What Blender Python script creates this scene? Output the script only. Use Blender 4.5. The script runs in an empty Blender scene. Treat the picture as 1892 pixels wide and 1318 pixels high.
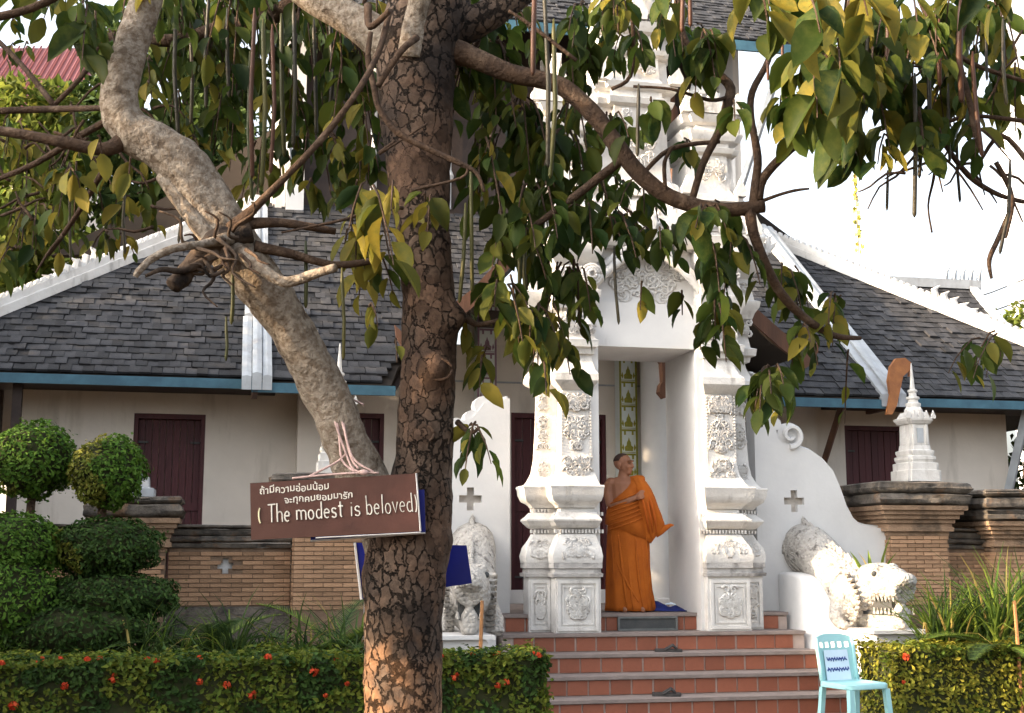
import bpy, math, random
from mathutils import Vector, Matrix, noise
R = math.radians
rnd = random.Random(11)
SC = bpy.context.scene
C = SC.collection

# ------------------------------------------------------------------ camera, world, sun, exposure
F = 2400.0                                   # focal length in photo pixels (1892 wide)
PITCH = math.atan((1030 - 659) / F)
H = 1.55
cam = bpy.data.objects.new('camera', bpy.data.cameras.new('camera'))
C.objects.link(cam); SC.camera = cam
cam.location = (0, 0, H); cam.rotation_euler = (R(90) + PITCH, 0, 0)
cam.data.sensor_width = 36; cam.data.lens = 36 * F / 1892
cam.data.clip_start = 0.05; cam.data.clip_end = 2000

SUN_AZ = (-0.95, -0.31)                      # horizontal direction towards the sun
SUN_EL = R(17)
world = bpy.data.worlds.new('World'); SC.world = world; world.use_nodes = True
wn = world.node_tree; wn.nodes.clear()
sky = wn.nodes.new('ShaderNodeTexSky'); sky.sky_type = 'NISHITA'; sky.sun_disc = False
sky.sun_elevation = SUN_EL; sky.sun_rotation = math.atan2(SUN_AZ[0], SUN_AZ[1]) % (2 * math.pi)
sky.air_density = 1.0; sky.dust_density = 7.0; sky.ozone_density = 1.0
bg = wn.nodes.new('ShaderNodeBackground'); bg.inputs['Strength'].default_value = 0.15
wo = wn.nodes.new('ShaderNodeOutputWorld')
veil = wn.nodes.new('ShaderNodeHueSaturation'); veil.inputs['Saturation'].default_value = 0.40; veil.inputs['Value'].default_value = 1.3
wn.links.new(sky.outputs[0], veil.inputs['Color']); wn.links.new(veil.outputs[0], bg.inputs[0]); wn.links.new(bg.outputs[0], wo.inputs[0])
sl = bpy.data.lights.new('sun', 'SUN'); sl.energy = 3.3; sl.angle = R(0.5); sl.color = (1.0, 0.72, 0.43)
sun = bpy.data.objects.new('sun', sl); C.objects.link(sun)
S = Vector((SUN_AZ[0] * math.cos(SUN_EL), SUN_AZ[1] * math.cos(SUN_EL), math.sin(SUN_EL))).normalized()
sun.rotation_euler = S.to_track_quat('Z', 'Y').to_euler()
vs = SC.view_settings
vs.view_transform = 'Standard'; vs.look = 'None'; vs.gamma = 1.0; vs.exposure = 2.05
SC.cycles.max_bounces = 6; SC.cycles.diffuse_bounces = 3; SC.cycles.glossy_bounces = 2; SC.cycles.transmission_bounces = 4; SC.cycles.caustics_reflective = False; SC.cycles.caustics_refractive = False

# ------------------------------------------------------------------ frames
PSI = R(12.3)                                # the temple front is turned this much from the camera axis
O2 = Vector((1.342, 13.2, 0.0))
RZ = Matrix.Rotation(PSI, 4, 'Z')
def L(x, y, z=0.0):
    return O2 + RZ @ Vector((x, y, z))
def at(px, py, Y):                           # world point Y metres ahead that is seen at a photo pixel
    a = (px - 946) / F; v = (659 - py) / F
    dy = math.cos(PITCH) - v * math.sin(PITCH); dz = math.sin(PITCH) + v * math.cos(PITCH)
    t = Y / dy
    return Vector((a * t, Y, H + dz * t))
def proj(P):
    z = P.z - H
    d = P.y * math.cos(PITCH) + z * math.sin(PITCH)
    if d < .1: return (-9999, -9999)
    return (946 + F * P.x / d, 659 - F * (-P.y * math.sin(PITCH) + z * math.cos(PITCH)) / d)
def local(px, py, ly):                       # temple-frame point on the plane y = ly seen at a pixel
    p0 = at(px, py, 1.0); d = p0 - Vector((0, 0, H))
    w = RZ @ Vector((0, 1, 0))
    c = (Vector((0, 0, 0)) - O2).dot(w)
    t = (ly - c) / Vector((d.x, d.y, 0)).dot(w)
    P = Vector((0, 0, H)) + d * t
    return RZ.inverted() @ (P - O2)

# ------------------------------------------------------------------ mesh builder
class MB:
    def __init__(s): s.v = []; s.f = []; s.mi = []
    def add(s, vs_, fs, mi=0):
        n = len(s.v); s.v += [tuple(q) for q in vs_]
        s.f += [tuple(i + n for i in f) for f in fs]; s.mi += [mi] * len(fs)
        return s
    def box(s, x0, x1, y0, y1, z0, z1, mi=0, M=None):
        p = [Vector(q) for q in ((x0,y0,z0),(x1,y0,z0),(x1,y1,z0),(x0,y1,z0),(x0,y0,z1),(x1,y0,z1),(x1,y1,z1),(x0,y1,z1))]
        if M is not None: p = [M @ q for q in p]
        return s.add(p, [(0,3,2,1),(4,5,6,7),(0,1,5,4),(1,2,6,5),(2,3,7,6),(3,0,4,7)], mi)
    def loft(s, rings, cap=True, closed=True, mi=0):
        n = len(rings[0]); vs_ = [q for r in rings for q in r]; fs = []
        for i in range(len(rings) - 1):
            for j in range(n if closed else n - 1):
                k = (j + 1) % n
                fs.append((i*n+j, i*n+k, (i+1)*n+k, (i+1)*n+j))
        if cap and closed:
            fs.append(tuple(reversed(range(n)))); fs.append(tuple((len(rings)-1)*n + j for j in range(n)))
        return s.add(vs_, fs, mi)
    def tube(s, pts, rad, n=8, mi=0, flat=1.0, jit=0.0):
        pts = [Vector(p) for p in pts]; rings = []
        if not hasattr(rad, '__len__'): rad = [rad] * len(pts)
        side = None
        for i, p in enumerate(pts):
            t = (pts[min(i+1, len(pts)-1)] - pts[max(i-1, 0)])
            if t.length < 1e-9: t = Vector((0,0,1))
            t.normalize()
            if side is None:
                a = Vector((0, 1, 0)) if abs(t.y) < .9 else Vector((1, 0, 0))
                side = t.cross(a).normalized()
            else:
                side = (side - t * side.dot(t)); side.normalize()
            b = t.cross(side)
            r = rad[i]
            rings.append([p + (side * math.cos(2*math.pi*k/n) + b * math.sin(2*math.pi*k/n) * flat) * r * (1 + (rnd.uniform(-jit, jit) if jit else 0)) for k in range(n)])
        return s.loft(rings, mi=mi)
    def lathe(s, cx, cy, prof, n=16, mi=0):
        return s.loft([[Vector((cx + r*math.cos(2*math.pi*k/n), cy + r*math.sin(2*math.pi*k/n), z)) for k in range(n)] for z, r in prof], mi=mi)
    def poly_y(s, poly, y0, y1, mi=0):       # polygon in xz extruded along y
        n = len(poly)
        vs_ = [Vector((x, y0, z)) for x, z in poly] + [Vector((x, y1, z)) for x, z in poly]
        fs = [tuple(range(n)), tuple(reversed(range(n, 2*n)))] + [(i, i+n, (i+1)%n+n, (i+1)%n) for i in range(n)]
        return s.add(vs_, fs, mi)
    def poly_x(s, poly, x0, x1, mi=0):       # polygon in yz extruded along x
        n = len(poly)
        vs_ = [Vector((x0, y, z)) for y, z in poly] + [Vector((x1, y, z)) for y, z in poly]
        fs = [tuple(reversed(range(n))), tuple(range(n, 2*n))] + [(i, (i+1)%n, (i+1)%n+n, i+n) for i in range(n)]
        return s.add(vs_, fs, mi)
    def plan(s, pts, prof, mi=0):            # plan pts: (x, y, dx, dy) offset directions; prof: (z, offset)
        return s.loft([[Vector((x + dx*o, y + dy*o, z)) for x, y, dx, dy in pts] for z, o in prof], mi=mi)
    def sphere(s, c, r, nu=12, nv=8, mi=0, M=None):
        rx, ry, rz = r if hasattr(r, '__len__') else (r, r, r)
        rings = []
        for i in range(nv + 1):
            th = math.pi * (i + (.08 if i == 0 else -.08 if i == nv else 0)) / nv
            ring = [Vector((rx*math.sin(th)*math.cos(2*math.pi*k/nu), ry*math.sin(th)*math.sin(2*math.pi*k/nu), -rz*math.cos(th))) for k in range(nu)]
            if M is not None: ring = [M @ q for q in ring]
            rings.append([Vector(c) + q for q in ring])
        return s.loft(rings, mi=mi)
    def mesh(s, name, mats, smooth=False, angle=40):
        me = bpy.data.meshes.new(name); me.from_pydata(s.v, [], s.f)
        for m in (mats if isinstance(mats, (list, tuple)) else [mats]): me.materials.append(m)
        if any(s.mi): me.polygons.foreach_set('material_index', s.mi)
        if smooth:
            me.polygons.foreach_set('use_smooth', [True] * len(me.polygons))
            if angle < 180: me.set_sharp_from_angle(angle=R(angle))
        me.update(); return me
    def build(s, name, mats, parent=None, smooth=False, angle=40):
        o = bpy.data.objects.new(name, s.mesh(name, mats, smooth, angle)); C.objects.link(o)
        if parent is not None: o.parent = parent
        if name in STUFF: o['kind'] = 'stuff'
        return o

STUFF = {'scroll_relief','dentil','beading','ridge_ornament','teeth','crest','cheek_frill','scale','coil_rib'}
def tag(o, label, cat, group=None):
    o['label'] = label; o['category'] = cat
    if group: o['group'] = group
    return o
def thing(name, label, cat, loc=(0,0,0), rz=0.0, group=None):
    o = bpy.data.objects.new(name, None); C.objects.link(o)
    o.location = loc; o.rotation_euler = (0, 0, rz); o.empty_display_size = .2
    return tag(o, label, cat, group)
def inst(name, me, parent, M):
    o = bpy.data.objects.new(name, me); C.objects.link(o); o.parent = parent; o.matrix_local = M
    return o
def remesh(o, vox, smooth_iter=3):
    m = o.modifiers.new('remesh', 'REMESH'); m.mode = 'VOXEL'; m.voxel_size = vox; m.use_smooth_shade = True
    if smooth_iter:
        k = o.modifiers.new('smooth', 'SMOOTH'); k.iterations = smooth_iter; k.factor = .5
    return o

# ------------------------------------------------------------------ materials
def mat(name, c1, c2=None, scale=4.0, rough=.8, bump=0.0, bscale=40.0, stretch=(1,1,1), rand=0.0, c3=None, s3=1.2, t3=(.52,.7), stretch3=(1,1,1), spec=.3, island=False, detail=6, contrast=(.35,.65)):
    m = bpy.data.materials.new(name); m.use_nodes = True; nt = m.node_tree; N = nt.nodes; K = nt.links
    b = N['Principled BSDF']; b.inputs['Roughness'].default_value = rough
    b.inputs['Specular IOR Level'].default_value = spec
    tc = N.new('ShaderNodeTexCoord')
    def mapped(st):
        mp = N.new('ShaderNodeMapping'); mp.inputs['Scale'].default_value = st
        K.new(tc.outputs['Object'], mp.inputs['Vector']); return mp.outputs[0]
    col = None
    def rgb(c):
        n = N.new('ShaderNodeRGB'); n.outputs[0].default_value = (*c, 1); return n.outputs[0]
    def noi(sc, st, d=detail):
        n = N.new('ShaderNodeTexNoise'); n.inputs['Scale'].default_value = sc; n.inputs['Detail'].default_value = d; n.inputs['Roughness'].default_value = .6
        K.new(mapped(st), n.inputs['Vector']); return n.outputs['Fac']
    def ramp(fac, lo, hi):
        n = N.new('ShaderNodeMapRange'); n.inputs[1].default_value = lo; n.inputs[2].default_value = hi
        K.new(fac, n.inputs[0]); return n.outputs[0]
    def mix(fac, a, bb):
        n = N.new('ShaderNodeMix'); n.data_type = 'RGBA'; K.new(fac, n.inputs[0]); K.new(a, n.inputs[6]); K.new(bb, n.inputs[7]); return n.outputs[2]
    col = rgb(c1)
    if c2: col = mix(ramp(noi(scale, stretch), *contrast), col, rgb(c2))
    if c3: col = mix(ramp(noi(s3, stretch3), *t3), col, rgb(c3))
    if rand or island:
        oi = N.new('ShaderNodeObjectInfo'); val = oi.outputs['Random']
        if island:
            g = N.new('ShaderNodeNewGeometry')
            ad = N.new('ShaderNodeMath'); ad.operation = 'ADD'; K.new(val, ad.inputs[0]); K.new(g.outputs['Random Per Island'], ad.inputs[1])
            fr = N.new('ShaderNodeMath'); fr.operation = 'FRACT'; K.new(ad.outputs[0], fr.inputs[0]); val = fr.outputs[0]
        mr = N.new('ShaderNodeMapRange'); mr.inputs[3].default_value = 1 - rand; mr.inputs[4].default_value = 1 + rand
        K.new(val, mr.inputs[0])
        hs = N.new('ShaderNodeHueSaturation'); K.new(mr.outputs[0], hs.inputs['Value']); K.new(col, hs.inputs['Color']); col = hs.outputs[0]
    K.new(col, b.inputs['Base Color'])
    if bump:
        bp = N.new('ShaderNodeBump'); bp.inputs['Strength'].default_value = bump; bp.inputs['Distance'].default_value = .02
        K.new(noi(bscale, stretch, 4), bp.inputs['Height']); K.new(bp.outputs[0], b.inputs['Normal'])
    return m

def leafmat(name, c1, c2, trans=.35, rough=.45, rand=.3, spot=None):
    m = bpy.data.materials.new(name); m.use_nodes = True; nt = m.node_tree; N = nt.nodes; K = nt.links
    b = N['Principled BSDF']; b.inputs['Roughness'].default_value = rough + .15; b.inputs['Specular IOR Level'].default_value = .14
    oi = N.new('ShaderNodeObjectInfo'); g = N.new('ShaderNodeNewGeometry')
    ad = N.new('ShaderNodeMath'); ad.operation = 'ADD'; K.new(oi.outputs['Random'], ad.inputs[0]); K.new(g.outputs['Random Per Island'], ad.inputs[1])
    fr = N.new('ShaderNodeMath'); fr.operation = 'FRACT'; K.new(ad.outputs[0], fr.inputs[0])
    mx = N.new('ShaderNodeMix'); mx.data_type = 'RGBA'; mx.inputs[6].default_value = (*c1, 1); mx.inputs[7].default_value = (*c2, 1)
    K.new(fr.outputs[0], mx.inputs[0]); col = mx.outputs[2]
    if spot:
        tc = N.new('ShaderNodeTexCoord'); no = N.new('ShaderNodeTexNoise'); no.inputs['Scale'].default_value = 4.5; no.inputs['Detail'].default_value = 9; no.inputs['Roughness'].default_value = .65
        K.new(tc.outputs['Object'], no.inputs[0])
        mr = N.new('ShaderNodeMapRange'); mr.inputs[1].default_value = .45; mr.inputs[2].default_value = .75; K.new(no.outputs[0], mr.inputs[0])
        m2 = N.new('ShaderNodeMix'); m2.data_type = 'RGBA'; K.new(mr.outputs[0], m2.inputs[0]); K.new(col, m2.inputs[6]); m2.inputs[7].default_value = (*spot, 1); col = m2.outputs[2]
    wv = N.new('ShaderNodeMath'); wv.operation = 'MULTIPLY'; wv.inputs[1].default_value = 7.13; K.new(fr.outputs[0], wv.inputs[0])
    f2 = N.new('ShaderNodeMath'); f2.operation = 'FRACT'; K.new(wv.outputs[0], f2.inputs[0])
    mr = N.new('ShaderNodeMapRange'); mr.inputs[3].default_value = 1 - rand; mr.inputs[4].default_value = 1 + rand; K.new(f2.outputs[0], mr.inputs[0])
    hs = N.new('ShaderNodeHueSaturation'); K.new(mr.outputs[0], hs.inputs['Value']); K.new(col, hs.inputs['Color']); col = hs.outputs[0]
    K.new(col, b.inputs['Base Color'])
    tr = N.new('ShaderNodeBsdfTranslucent'); K.new(col, tr.inputs['Color'])
    ms = N.new('ShaderNodeMixShader'); ms.inputs[0].default_value = trans
    K.new(b.outputs[0], ms.inputs[1]); K.new(tr.outputs[0], ms.inputs[2]); K.new(ms.outputs[0], N['Material Output'].inputs['Surface'])
    return m

def barkmat(name, block, crack, smooth, vscale=26, z_lo=.2, z_hi=1.1, smooth_amt=.5, bump=.8, peel_sunlit=None, crackw=.09, stain=None):
    m = bpy.data.materials.new(name); m.use_nodes = True; nt = m.node_tree; N = nt.nodes; K = nt.links
    b = N['Principled BSDF']; b.inputs['Roughness'].default_value = .9; b.inputs['Specular IOR Level'].default_value = .15
    tc = N.new('ShaderNodeTexCoord')
    mp = N.new('ShaderNodeMapping'); mp.inputs['Scale'].default_value = (1.2, 1.2, .75); K.new(tc.outputs['Object'], mp.inputs[0])
    nz = N.new('ShaderNodeTexNoise'); nz.inputs['Scale'].default_value = 26; nz.inputs['Detail'].default_value = 8; nz.inputs['Roughness'].default_value = .7; K.new(tc.outputs['Object'], nz.inputs[0])
    mm = N.new('ShaderNodeMix'); mm.data_type = 'VECTOR'; mm.inputs[0].default_value = .07; K.new(mp.outputs[0], mm.inputs[4]); K.new(nz.outputs['Color'], mm.inputs[5])
    vo = N.new('ShaderNodeTexVoronoi'); vo.feature = 'DISTANCE_TO_EDGE'; vo.inputs['Scale'].default_value = vscale; K.new(mm.outputs[1], vo.inputs['Vector'])
    mr = N.new('ShaderNodeMapRange'); mr.inputs[1].default_value = .0; K.new(vo.outputs['Distance'], mr.inputs[0])
    nw = N.new('ShaderNodeTexNoise'); nw.inputs['Scale'].default_value = 4.5; nw.inputs['Detail'].default_value = 4; K.new(tc.outputs['Object'], nw.inputs[0])
    rw = N.new('ShaderNodeMapRange'); rw.inputs[1].default_value = .35; rw.inputs[2].default_value = .68; rw.inputs[3].default_value = .004; rw.inputs[4].default_value = crackw*2.0; K.new(nw.outputs[0], rw.inputs[0]); K.new(rw.outputs[0], mr.inputs[2])
    vc = N.new('ShaderNodeTexVoronoi'); vc.inputs['Scale'].default_value = vscale; K.new(mm.outputs[1], vc.inputs['Vector'])
    hs = N.new('ShaderNodeHueSaturation'); hs.inputs['Color'].default_value = (*block, 1)
    sp = N.new('ShaderNodeSeparateColor'); K.new(vc.outputs['Color'], sp.inputs[0])
    vr = N.new('ShaderNodeMapRange'); vr.inputs[3].default_value = .55; vr.inputs[4].default_value = 1.5; K.new(sp.outputs[0], vr.inputs[0]); K.new(vr.outputs[0], hs.inputs['Value'])
    def mix(fac, a, c, fa=True):
        n = N.new('ShaderNodeMix'); n.data_type = 'RGBA'; K.new(fac, n.inputs[0])
        (K.new(a, n.inputs[6]) if hasattr(a, 'links') else setattr(n.inputs[6], 'default_value', (*a, 1)))
        (K.new(c, n.inputs[7]) if hasattr(c, 'links') else setattr(n.inputs[7], 'default_value', (*c, 1)))
        return n.outputs[2]
    col = mix(mr.outputs[0], crack, hs.outputs[0])
    # smooth grey patches
    n2 = N.new('ShaderNodeTexNoise'); n2.inputs['Scale'].default_value = 4.5; n2.inputs['Detail'].default_value = 6; K.new(tc.outputs['Object'], n2.inputs[0])
    r2 = N.new('ShaderNodeMapRange'); r2.inputs[1].default_value = 1 - smooth_amt - .06; r2.inputs[2].default_value = 1 - smooth_amt + .08; K.new(n2.outputs[0], r2.inputs[0])
    n3 = N.new('ShaderNodeTexNoise'); n3.inputs['Scale'].default_value = 22; n3.inputs['Detail'].default_value = 8; K.new(tc.outputs['Object'], n3.inputs[0])
    r3 = N.new('ShaderNodeMapRange'); r3.inputs[1].default_value = .35; r3.inputs[2].default_value = .7; K.new(n3.outputs[0], r3.inputs[0])
    sm = mix(r3.outputs[0], smooth, tuple(c * .5 for c in smooth))
    col = mix(r2.outputs[0], col, sm)
    nf = N.new('ShaderNodeTexNoise'); nf.inputs['Scale'].default_value = 55; nf.inputs['Detail'].default_value = 8; K.new(tc.outputs['Object'], nf.inputs[0])
    rf = N.new('ShaderNodeMapRange'); rf.inputs[1].default_value = .45; rf.inputs[2].default_value = .75; rf.inputs[4].default_value = .75; K.new(nf.outputs[0], rf.inputs[0])
    col = mix(rf.outputs[0], col, crack)
    hgt = mr.outputs[0]
    if peel_sunlit:  # warm lower band: peeled bark, with a sunlit tone put into the colour
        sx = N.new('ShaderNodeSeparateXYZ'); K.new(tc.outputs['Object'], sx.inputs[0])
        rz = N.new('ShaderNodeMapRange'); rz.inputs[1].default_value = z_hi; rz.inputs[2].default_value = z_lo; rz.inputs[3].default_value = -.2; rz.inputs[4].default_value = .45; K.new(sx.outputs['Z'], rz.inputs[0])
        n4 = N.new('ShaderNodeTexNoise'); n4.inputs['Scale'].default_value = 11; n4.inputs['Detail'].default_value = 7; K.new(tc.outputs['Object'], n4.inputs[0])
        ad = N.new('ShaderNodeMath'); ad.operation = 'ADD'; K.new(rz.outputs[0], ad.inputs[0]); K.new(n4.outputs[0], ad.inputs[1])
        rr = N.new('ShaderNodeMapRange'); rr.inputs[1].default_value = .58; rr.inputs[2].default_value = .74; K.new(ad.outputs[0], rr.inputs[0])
        col = mix(rr.outputs[0], col, mix(r3.outputs[0], peel_sunlit, tuple(c * .45 for c in peel_sunlit)))
    if stain:
        n5 = N.new('ShaderNodeTexNoise'); n5.inputs['Scale'].default_value = 2.6; n5.inputs['Detail'].default_value = 6; K.new(tc.outputs['Object'], n5.inputs[0])
        r5 = N.new('ShaderNodeMapRange'); r5.inputs[1].default_value = .5; r5.inputs[2].default_value = .62; r5.inputs[4].default_value = .85; K.new(n5.outputs[0], r5.inputs[0])
        col = mix(r5.outputs[0], col, stain)
    K.new(col, b.inputs['Base Color'])
    bp = N.new('ShaderNodeBump'); bp.inputs['Strength'].default_value = bump; bp.inputs['Distance'].default_value = .02
    h2 = N.new('ShaderNodeMath'); h2.operation = 'MULTIPLY_ADD'; h2.inputs[1].default_value = .6; K.new(n3.outputs[0], h2.inputs[0]); K.new(hgt, h2.inputs[2])
    K.new(h2.outputs[0], bp.inputs['Height']); K.new(bp.outputs[0], b.inputs['Normal'])
    return m

STUCCO = mat('white_stucco', (.68,.665,.64), (.58,.56,.53), 5, .75, .4, 30, c3=(.30,.28,.26), s3=6, t3=(.57,.76), stretch3=(1,1,.35))
CARVED = mat('carved_stucco', (.66,.645,.62), (.52,.49,.46), 14, .75, .9, 38, c3=(.27,.245,.225), s3=9, t3=(.58,.76))
PALESTONE = mat('pale_stone', (.52,.47,.41), (.40,.36,.32), 9, .9, .3, 40)
STAINED = mat('stained_stucco', (.50,.48,.46), (.36,.345,.33), 7, .85, .5, 30, c3=(.10,.095,.09), s3=4, t3=(.5,.66))
PLAIN = mat('limewash', (.70,.69,.675), (.64,.63,.62), 2.5, .7, .12, 14, c3=(.46,.44,.42), s3=2.2, t3=(.66,.85), stretch3=(1.5,1.5,.4))
CREAM = mat('cream_plaster', (.74,.675,.60), (.67,.61,.54), 1.6, .85, .15, 18, c3=(.47,.42,.36), s3=2.6, t3=(.55,.8), stretch3=(1.5,1.5,.3))
TILE = mat('roof_tile', (.023,.024,.028), (.044,.044,.047), 9, .75, .5, 60, rand=.5, island=True, c3=(.066,.062,.056), s3=3.0, t3=(.55,.8))
UNDER = mat('roof_board', (.03,.024,.02), None, rough=.9)
BLUE = mat('blue_paint', (.06,.15,.205), (.04,.10,.145), 5, .5, .1, 20)
MAROON = mat('maroon_wood', (.085,.022,.026), (.06,.016,.02), 6, .55, .25, 30, stretch=(1,1,.15))
TEAK = mat('brown_wood', (.13,.06,.035), (.08,.04,.025), 7, .65, .3, 25, stretch=(1,1,.2))
DARKWOOD = mat('dark_wood', (.03,.022,.02), (.05,.035,.03), 6, .7, .3, 20)
ORANGEWOOD = mat('orange_wood', (.42,.17,.06), (.30,.12,.05), 8, .6, .2, 30)
TERRA = mat('terracotta_tile', (.29,.098,.056), (.23,.08,.047), 6, .55, .15, 40, rand=.16, c3=(.25,.1,.07), s3=5, t3=(.6,.8))
GROUT = mat('grout', (.50,.40,.35), (.42,.34,.30), 12, .9, .3, 60)
NOSING = mat('step_cement', (.27,.22,.20), (.20,.165,.15), 7, .8, .25, 50)
BRICK = mat('brick', (.40,.245,.145), (.31,.185,.11), 10, .9, .5, 60, rand=.25, island=True, c3=(.17,.12,.08), s3=5, t3=(.55,.8))
BRICKM = mat('old_brickwork', (.36,.24,.155), (.26,.17,.11), 7, .95, .7, 45, c3=(.10,.075,.055), s3=4, t3=(.52,.72))
MORTAR = mat('mortar', (.22,.15,.10), (.15,.10,.07), 8, .95, .4, 50)
MOSS = mat('mossy_stone', (.05,.045,.04), (.17,.145,.12), 7, .95, .8, 30, c3=(.20,.12,.07), s3=5, t3=(.56,.72))
SLATE = mat('slate', (.10,.11,.11), (.15,.155,.15), 9, .6, .2, 50)
SLATED = mat('slate_dark', (.045,.05,.052), (.07,.07,.07), 9, .6, .2, 50)
SOIL = mat('soil', (.10,.07,.045), (.06,.045,.03), 4, .95, .6, 25)
PAVE = mat('paving', (.30,.26,.23), (.24,.21,.18), 3, .9, .3, 30)
BARK = barkmat('trunk_bark', (.095,.058,.039), (.038,.024,.018), (.14,.098,.072), 23, .8, 1.7, .50, 1.1, peel_sunlit=(.27,.15,.085), crackw=.055, stain=(.022,.017,.015))
BARK2 = mat('branch_bark', (.30,.255,.205), (.175,.135,.10), 38, .95, .9, 60, c3=(.10,.075,.055), s3=13, t3=(.56,.66), stretch3=(1,1,.8), spec=.08, detail=12, contrast=(.42,.60))
BARKD = mat('burnt_bark', (.05,.038,.03), (.14,.095,.065), 12, .95, .8, 26, c3=(.02,.016,.014), s3=6, t3=(.48,.6), spec=.1)
TWIG = mat('twig_bark', (.085,.054,.036), (.05,.034,.026), 24, .92, .7, 60, c3=(.15,.105,.075), s3=10, t3=(.55,.7), spec=.1)
LEAFG = leafmat('leaf_green', (.015,.038,.009), (.046,.070,.010), .42, .4, .4, spot=(.085,.10,.018))
LEAFO = leafmat('leaf_olive', (.050,.070,.010), (.105,.10,.014), .45, .4, .35, spot=(.05,.075,.016))
LEAFY = leafmat('leaf_yellow', (.12,.12,.018), (.24,.185,.028), .45, .45, .25, spot=(.10,.11,.025))
PODM = mat('pod', (.028,.025,.02), (.06,.05,.025), 6, .5, .3, 30, rand=.4)
PODG = mat('pod_green', (.075,.065,.014), (.028,.036,.012), 5, .5, .2, 30, stretch=(1,1,.3), rand=.3)
PODR = mat('pod_russet', (.085,.033,.016), (.05,.022,.013), 6, .55, .2, 30, rand=.3)
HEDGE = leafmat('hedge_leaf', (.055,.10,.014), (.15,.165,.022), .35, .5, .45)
HEDGER = leafmat('hedge_leaf_sunny', (.13,.155,.02), (.27,.24,.032), .3, .5, .4)  # paler hedge leaf, sunlight on the right hedge put into its colour
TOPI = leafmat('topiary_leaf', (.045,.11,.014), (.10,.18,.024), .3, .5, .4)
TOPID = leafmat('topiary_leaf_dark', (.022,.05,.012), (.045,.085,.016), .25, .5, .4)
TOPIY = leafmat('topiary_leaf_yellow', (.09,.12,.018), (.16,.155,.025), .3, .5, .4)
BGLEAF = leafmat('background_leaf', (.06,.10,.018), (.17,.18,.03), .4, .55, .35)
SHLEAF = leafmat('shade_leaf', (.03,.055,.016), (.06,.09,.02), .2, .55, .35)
BLADE = leafmat('blade_leaf', (.075,.14,.025), (.18,.24,.04), .35, .45, .35)
BLADED = leafmat('blade_leaf_dark', (.028,.058,.02), (.065,.105,.028), .3, .45, .4)
BLADEY = leafmat('blade_leaf_dry', (.30,.24,.07), (.40,.30,.10), .35, .5, .3)
CORE = mat('hedge_core', (.02,.028,.009), (.035,.036,.012), 15, .95)
FLOWER = leafmat('ixora_flower', (.50,.05,.02), (.62,.11,.04), .25, .5, .25)
SIGNB = mat('sign_brown', (.082,.033,.022), (.066,.026,.018), 5, .6, .1, 40, c3=(.13,.05,.036), s3=3, t3=(.5,.8))
CHALK = mat('sign_paint', (.74,.70,.62), (.60,.55,.48), 30, .8)
CHALKY = mat('sign_paint_cream', (.80,.72,.45), None, rough=.8)
SIGNBLUE = mat('sign_blue', (.004,.010,.20), (.004,.008,.15), 4, .45)
EDGEW = mat('board_edge', (.62,.60,.60), (.5,.48,.46), 20, .7)
ROPE = mat('rope', (.58,.40,.37), (.42,.29,.26), 60, .9, .4, 120)
SKIN = mat('skin', (.32,.145,.082), (.27,.12,.068), 12, .5, .05, 60)
HAIR = mat('shaved_hair', (.06,.035,.028), (.05,.028,.022), 40, .8)
ROBE = mat('saffron_robe', (.45,.115,.009), (.35,.083,.007), 5, .85, .25, 90)
ROBED = mat('saffron_robe_inner', (.46,.10,.008), (.40,.085,.008), 6, .85, .2, 90)
BLUECLOTH = mat('blue_cloth', (.012,.022,.16), (.008,.016,.10), 18, .7, .3, 60)
CHAIRM = mat('turquoise_plastic', (.32,.58,.60), (.27,.52,.54), 6, .4, spec=.5)
PAPER = mat('paper', (.60,.72,.82), (.56,.68,.80), 8, .8)
INK = mat('ink', (.03,.06,.25), None, rough=.7)
STENG = mat('stencil_gold', (.34,.30,.035), (.22,.24,.04), 30, .5)
STENP = mat('stencil_purple', (.30,.19,.25), (.22,.13,.18), 30, .6)
PALEBLUE = mat('pale_green_ground', (.70,.76,.74), None, rough=.7)
REDROOF = mat('red_sheet', (.24,.085,.085), (.20,.07,.075), 2, .5)
GREYMETAL = mat('grey_flashing', (.42,.45,.48), (.34,.36,.38), 5, .6, .15, 20, c3=(.25,.25,.26), s3=4, t3=(.55,.75), stretch3=(1,1,.3))
FARWALL = mat('far_white_wall', (.72,.73,.75), (.68,.69,.72), .4, .8)
RUBBER = mat('sandal', (.035,.032,.032), (.055,.05,.048), 20, .7)
STAKE = mat('stake', (.42,.20,.08), (.3,.15,.07), 20, .8)
NAGA = None
def nagamat():
    m = mat('naga_stone', (.50,.47,.43), (.39,.365,.335), 14, .9, .0, c3=(.12,.11,.10), s3=11, t3=(.55,.68))
    N = m.node_tree.nodes; K = m.node_tree.links
    tc = N.new('ShaderNodeTexCoord'); vo = N.new('ShaderNodeTexVoronoi'); vo.inputs['Scale'].default_value = 30; K.new(tc.outputs['Object'], vo.inputs[0])
    bp = N.new('ShaderNodeBump'); bp.inputs['Strength'].default_value = .9; bp.inputs['Distance'].default_value = .02; bp.invert = True
    K.new(vo.outputs['Distance'], bp.inputs['Height']); K.new(bp.outputs[0], N['Principled BSDF'].inputs['Normal'])
    return m
NAGA = nagamat()

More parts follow.
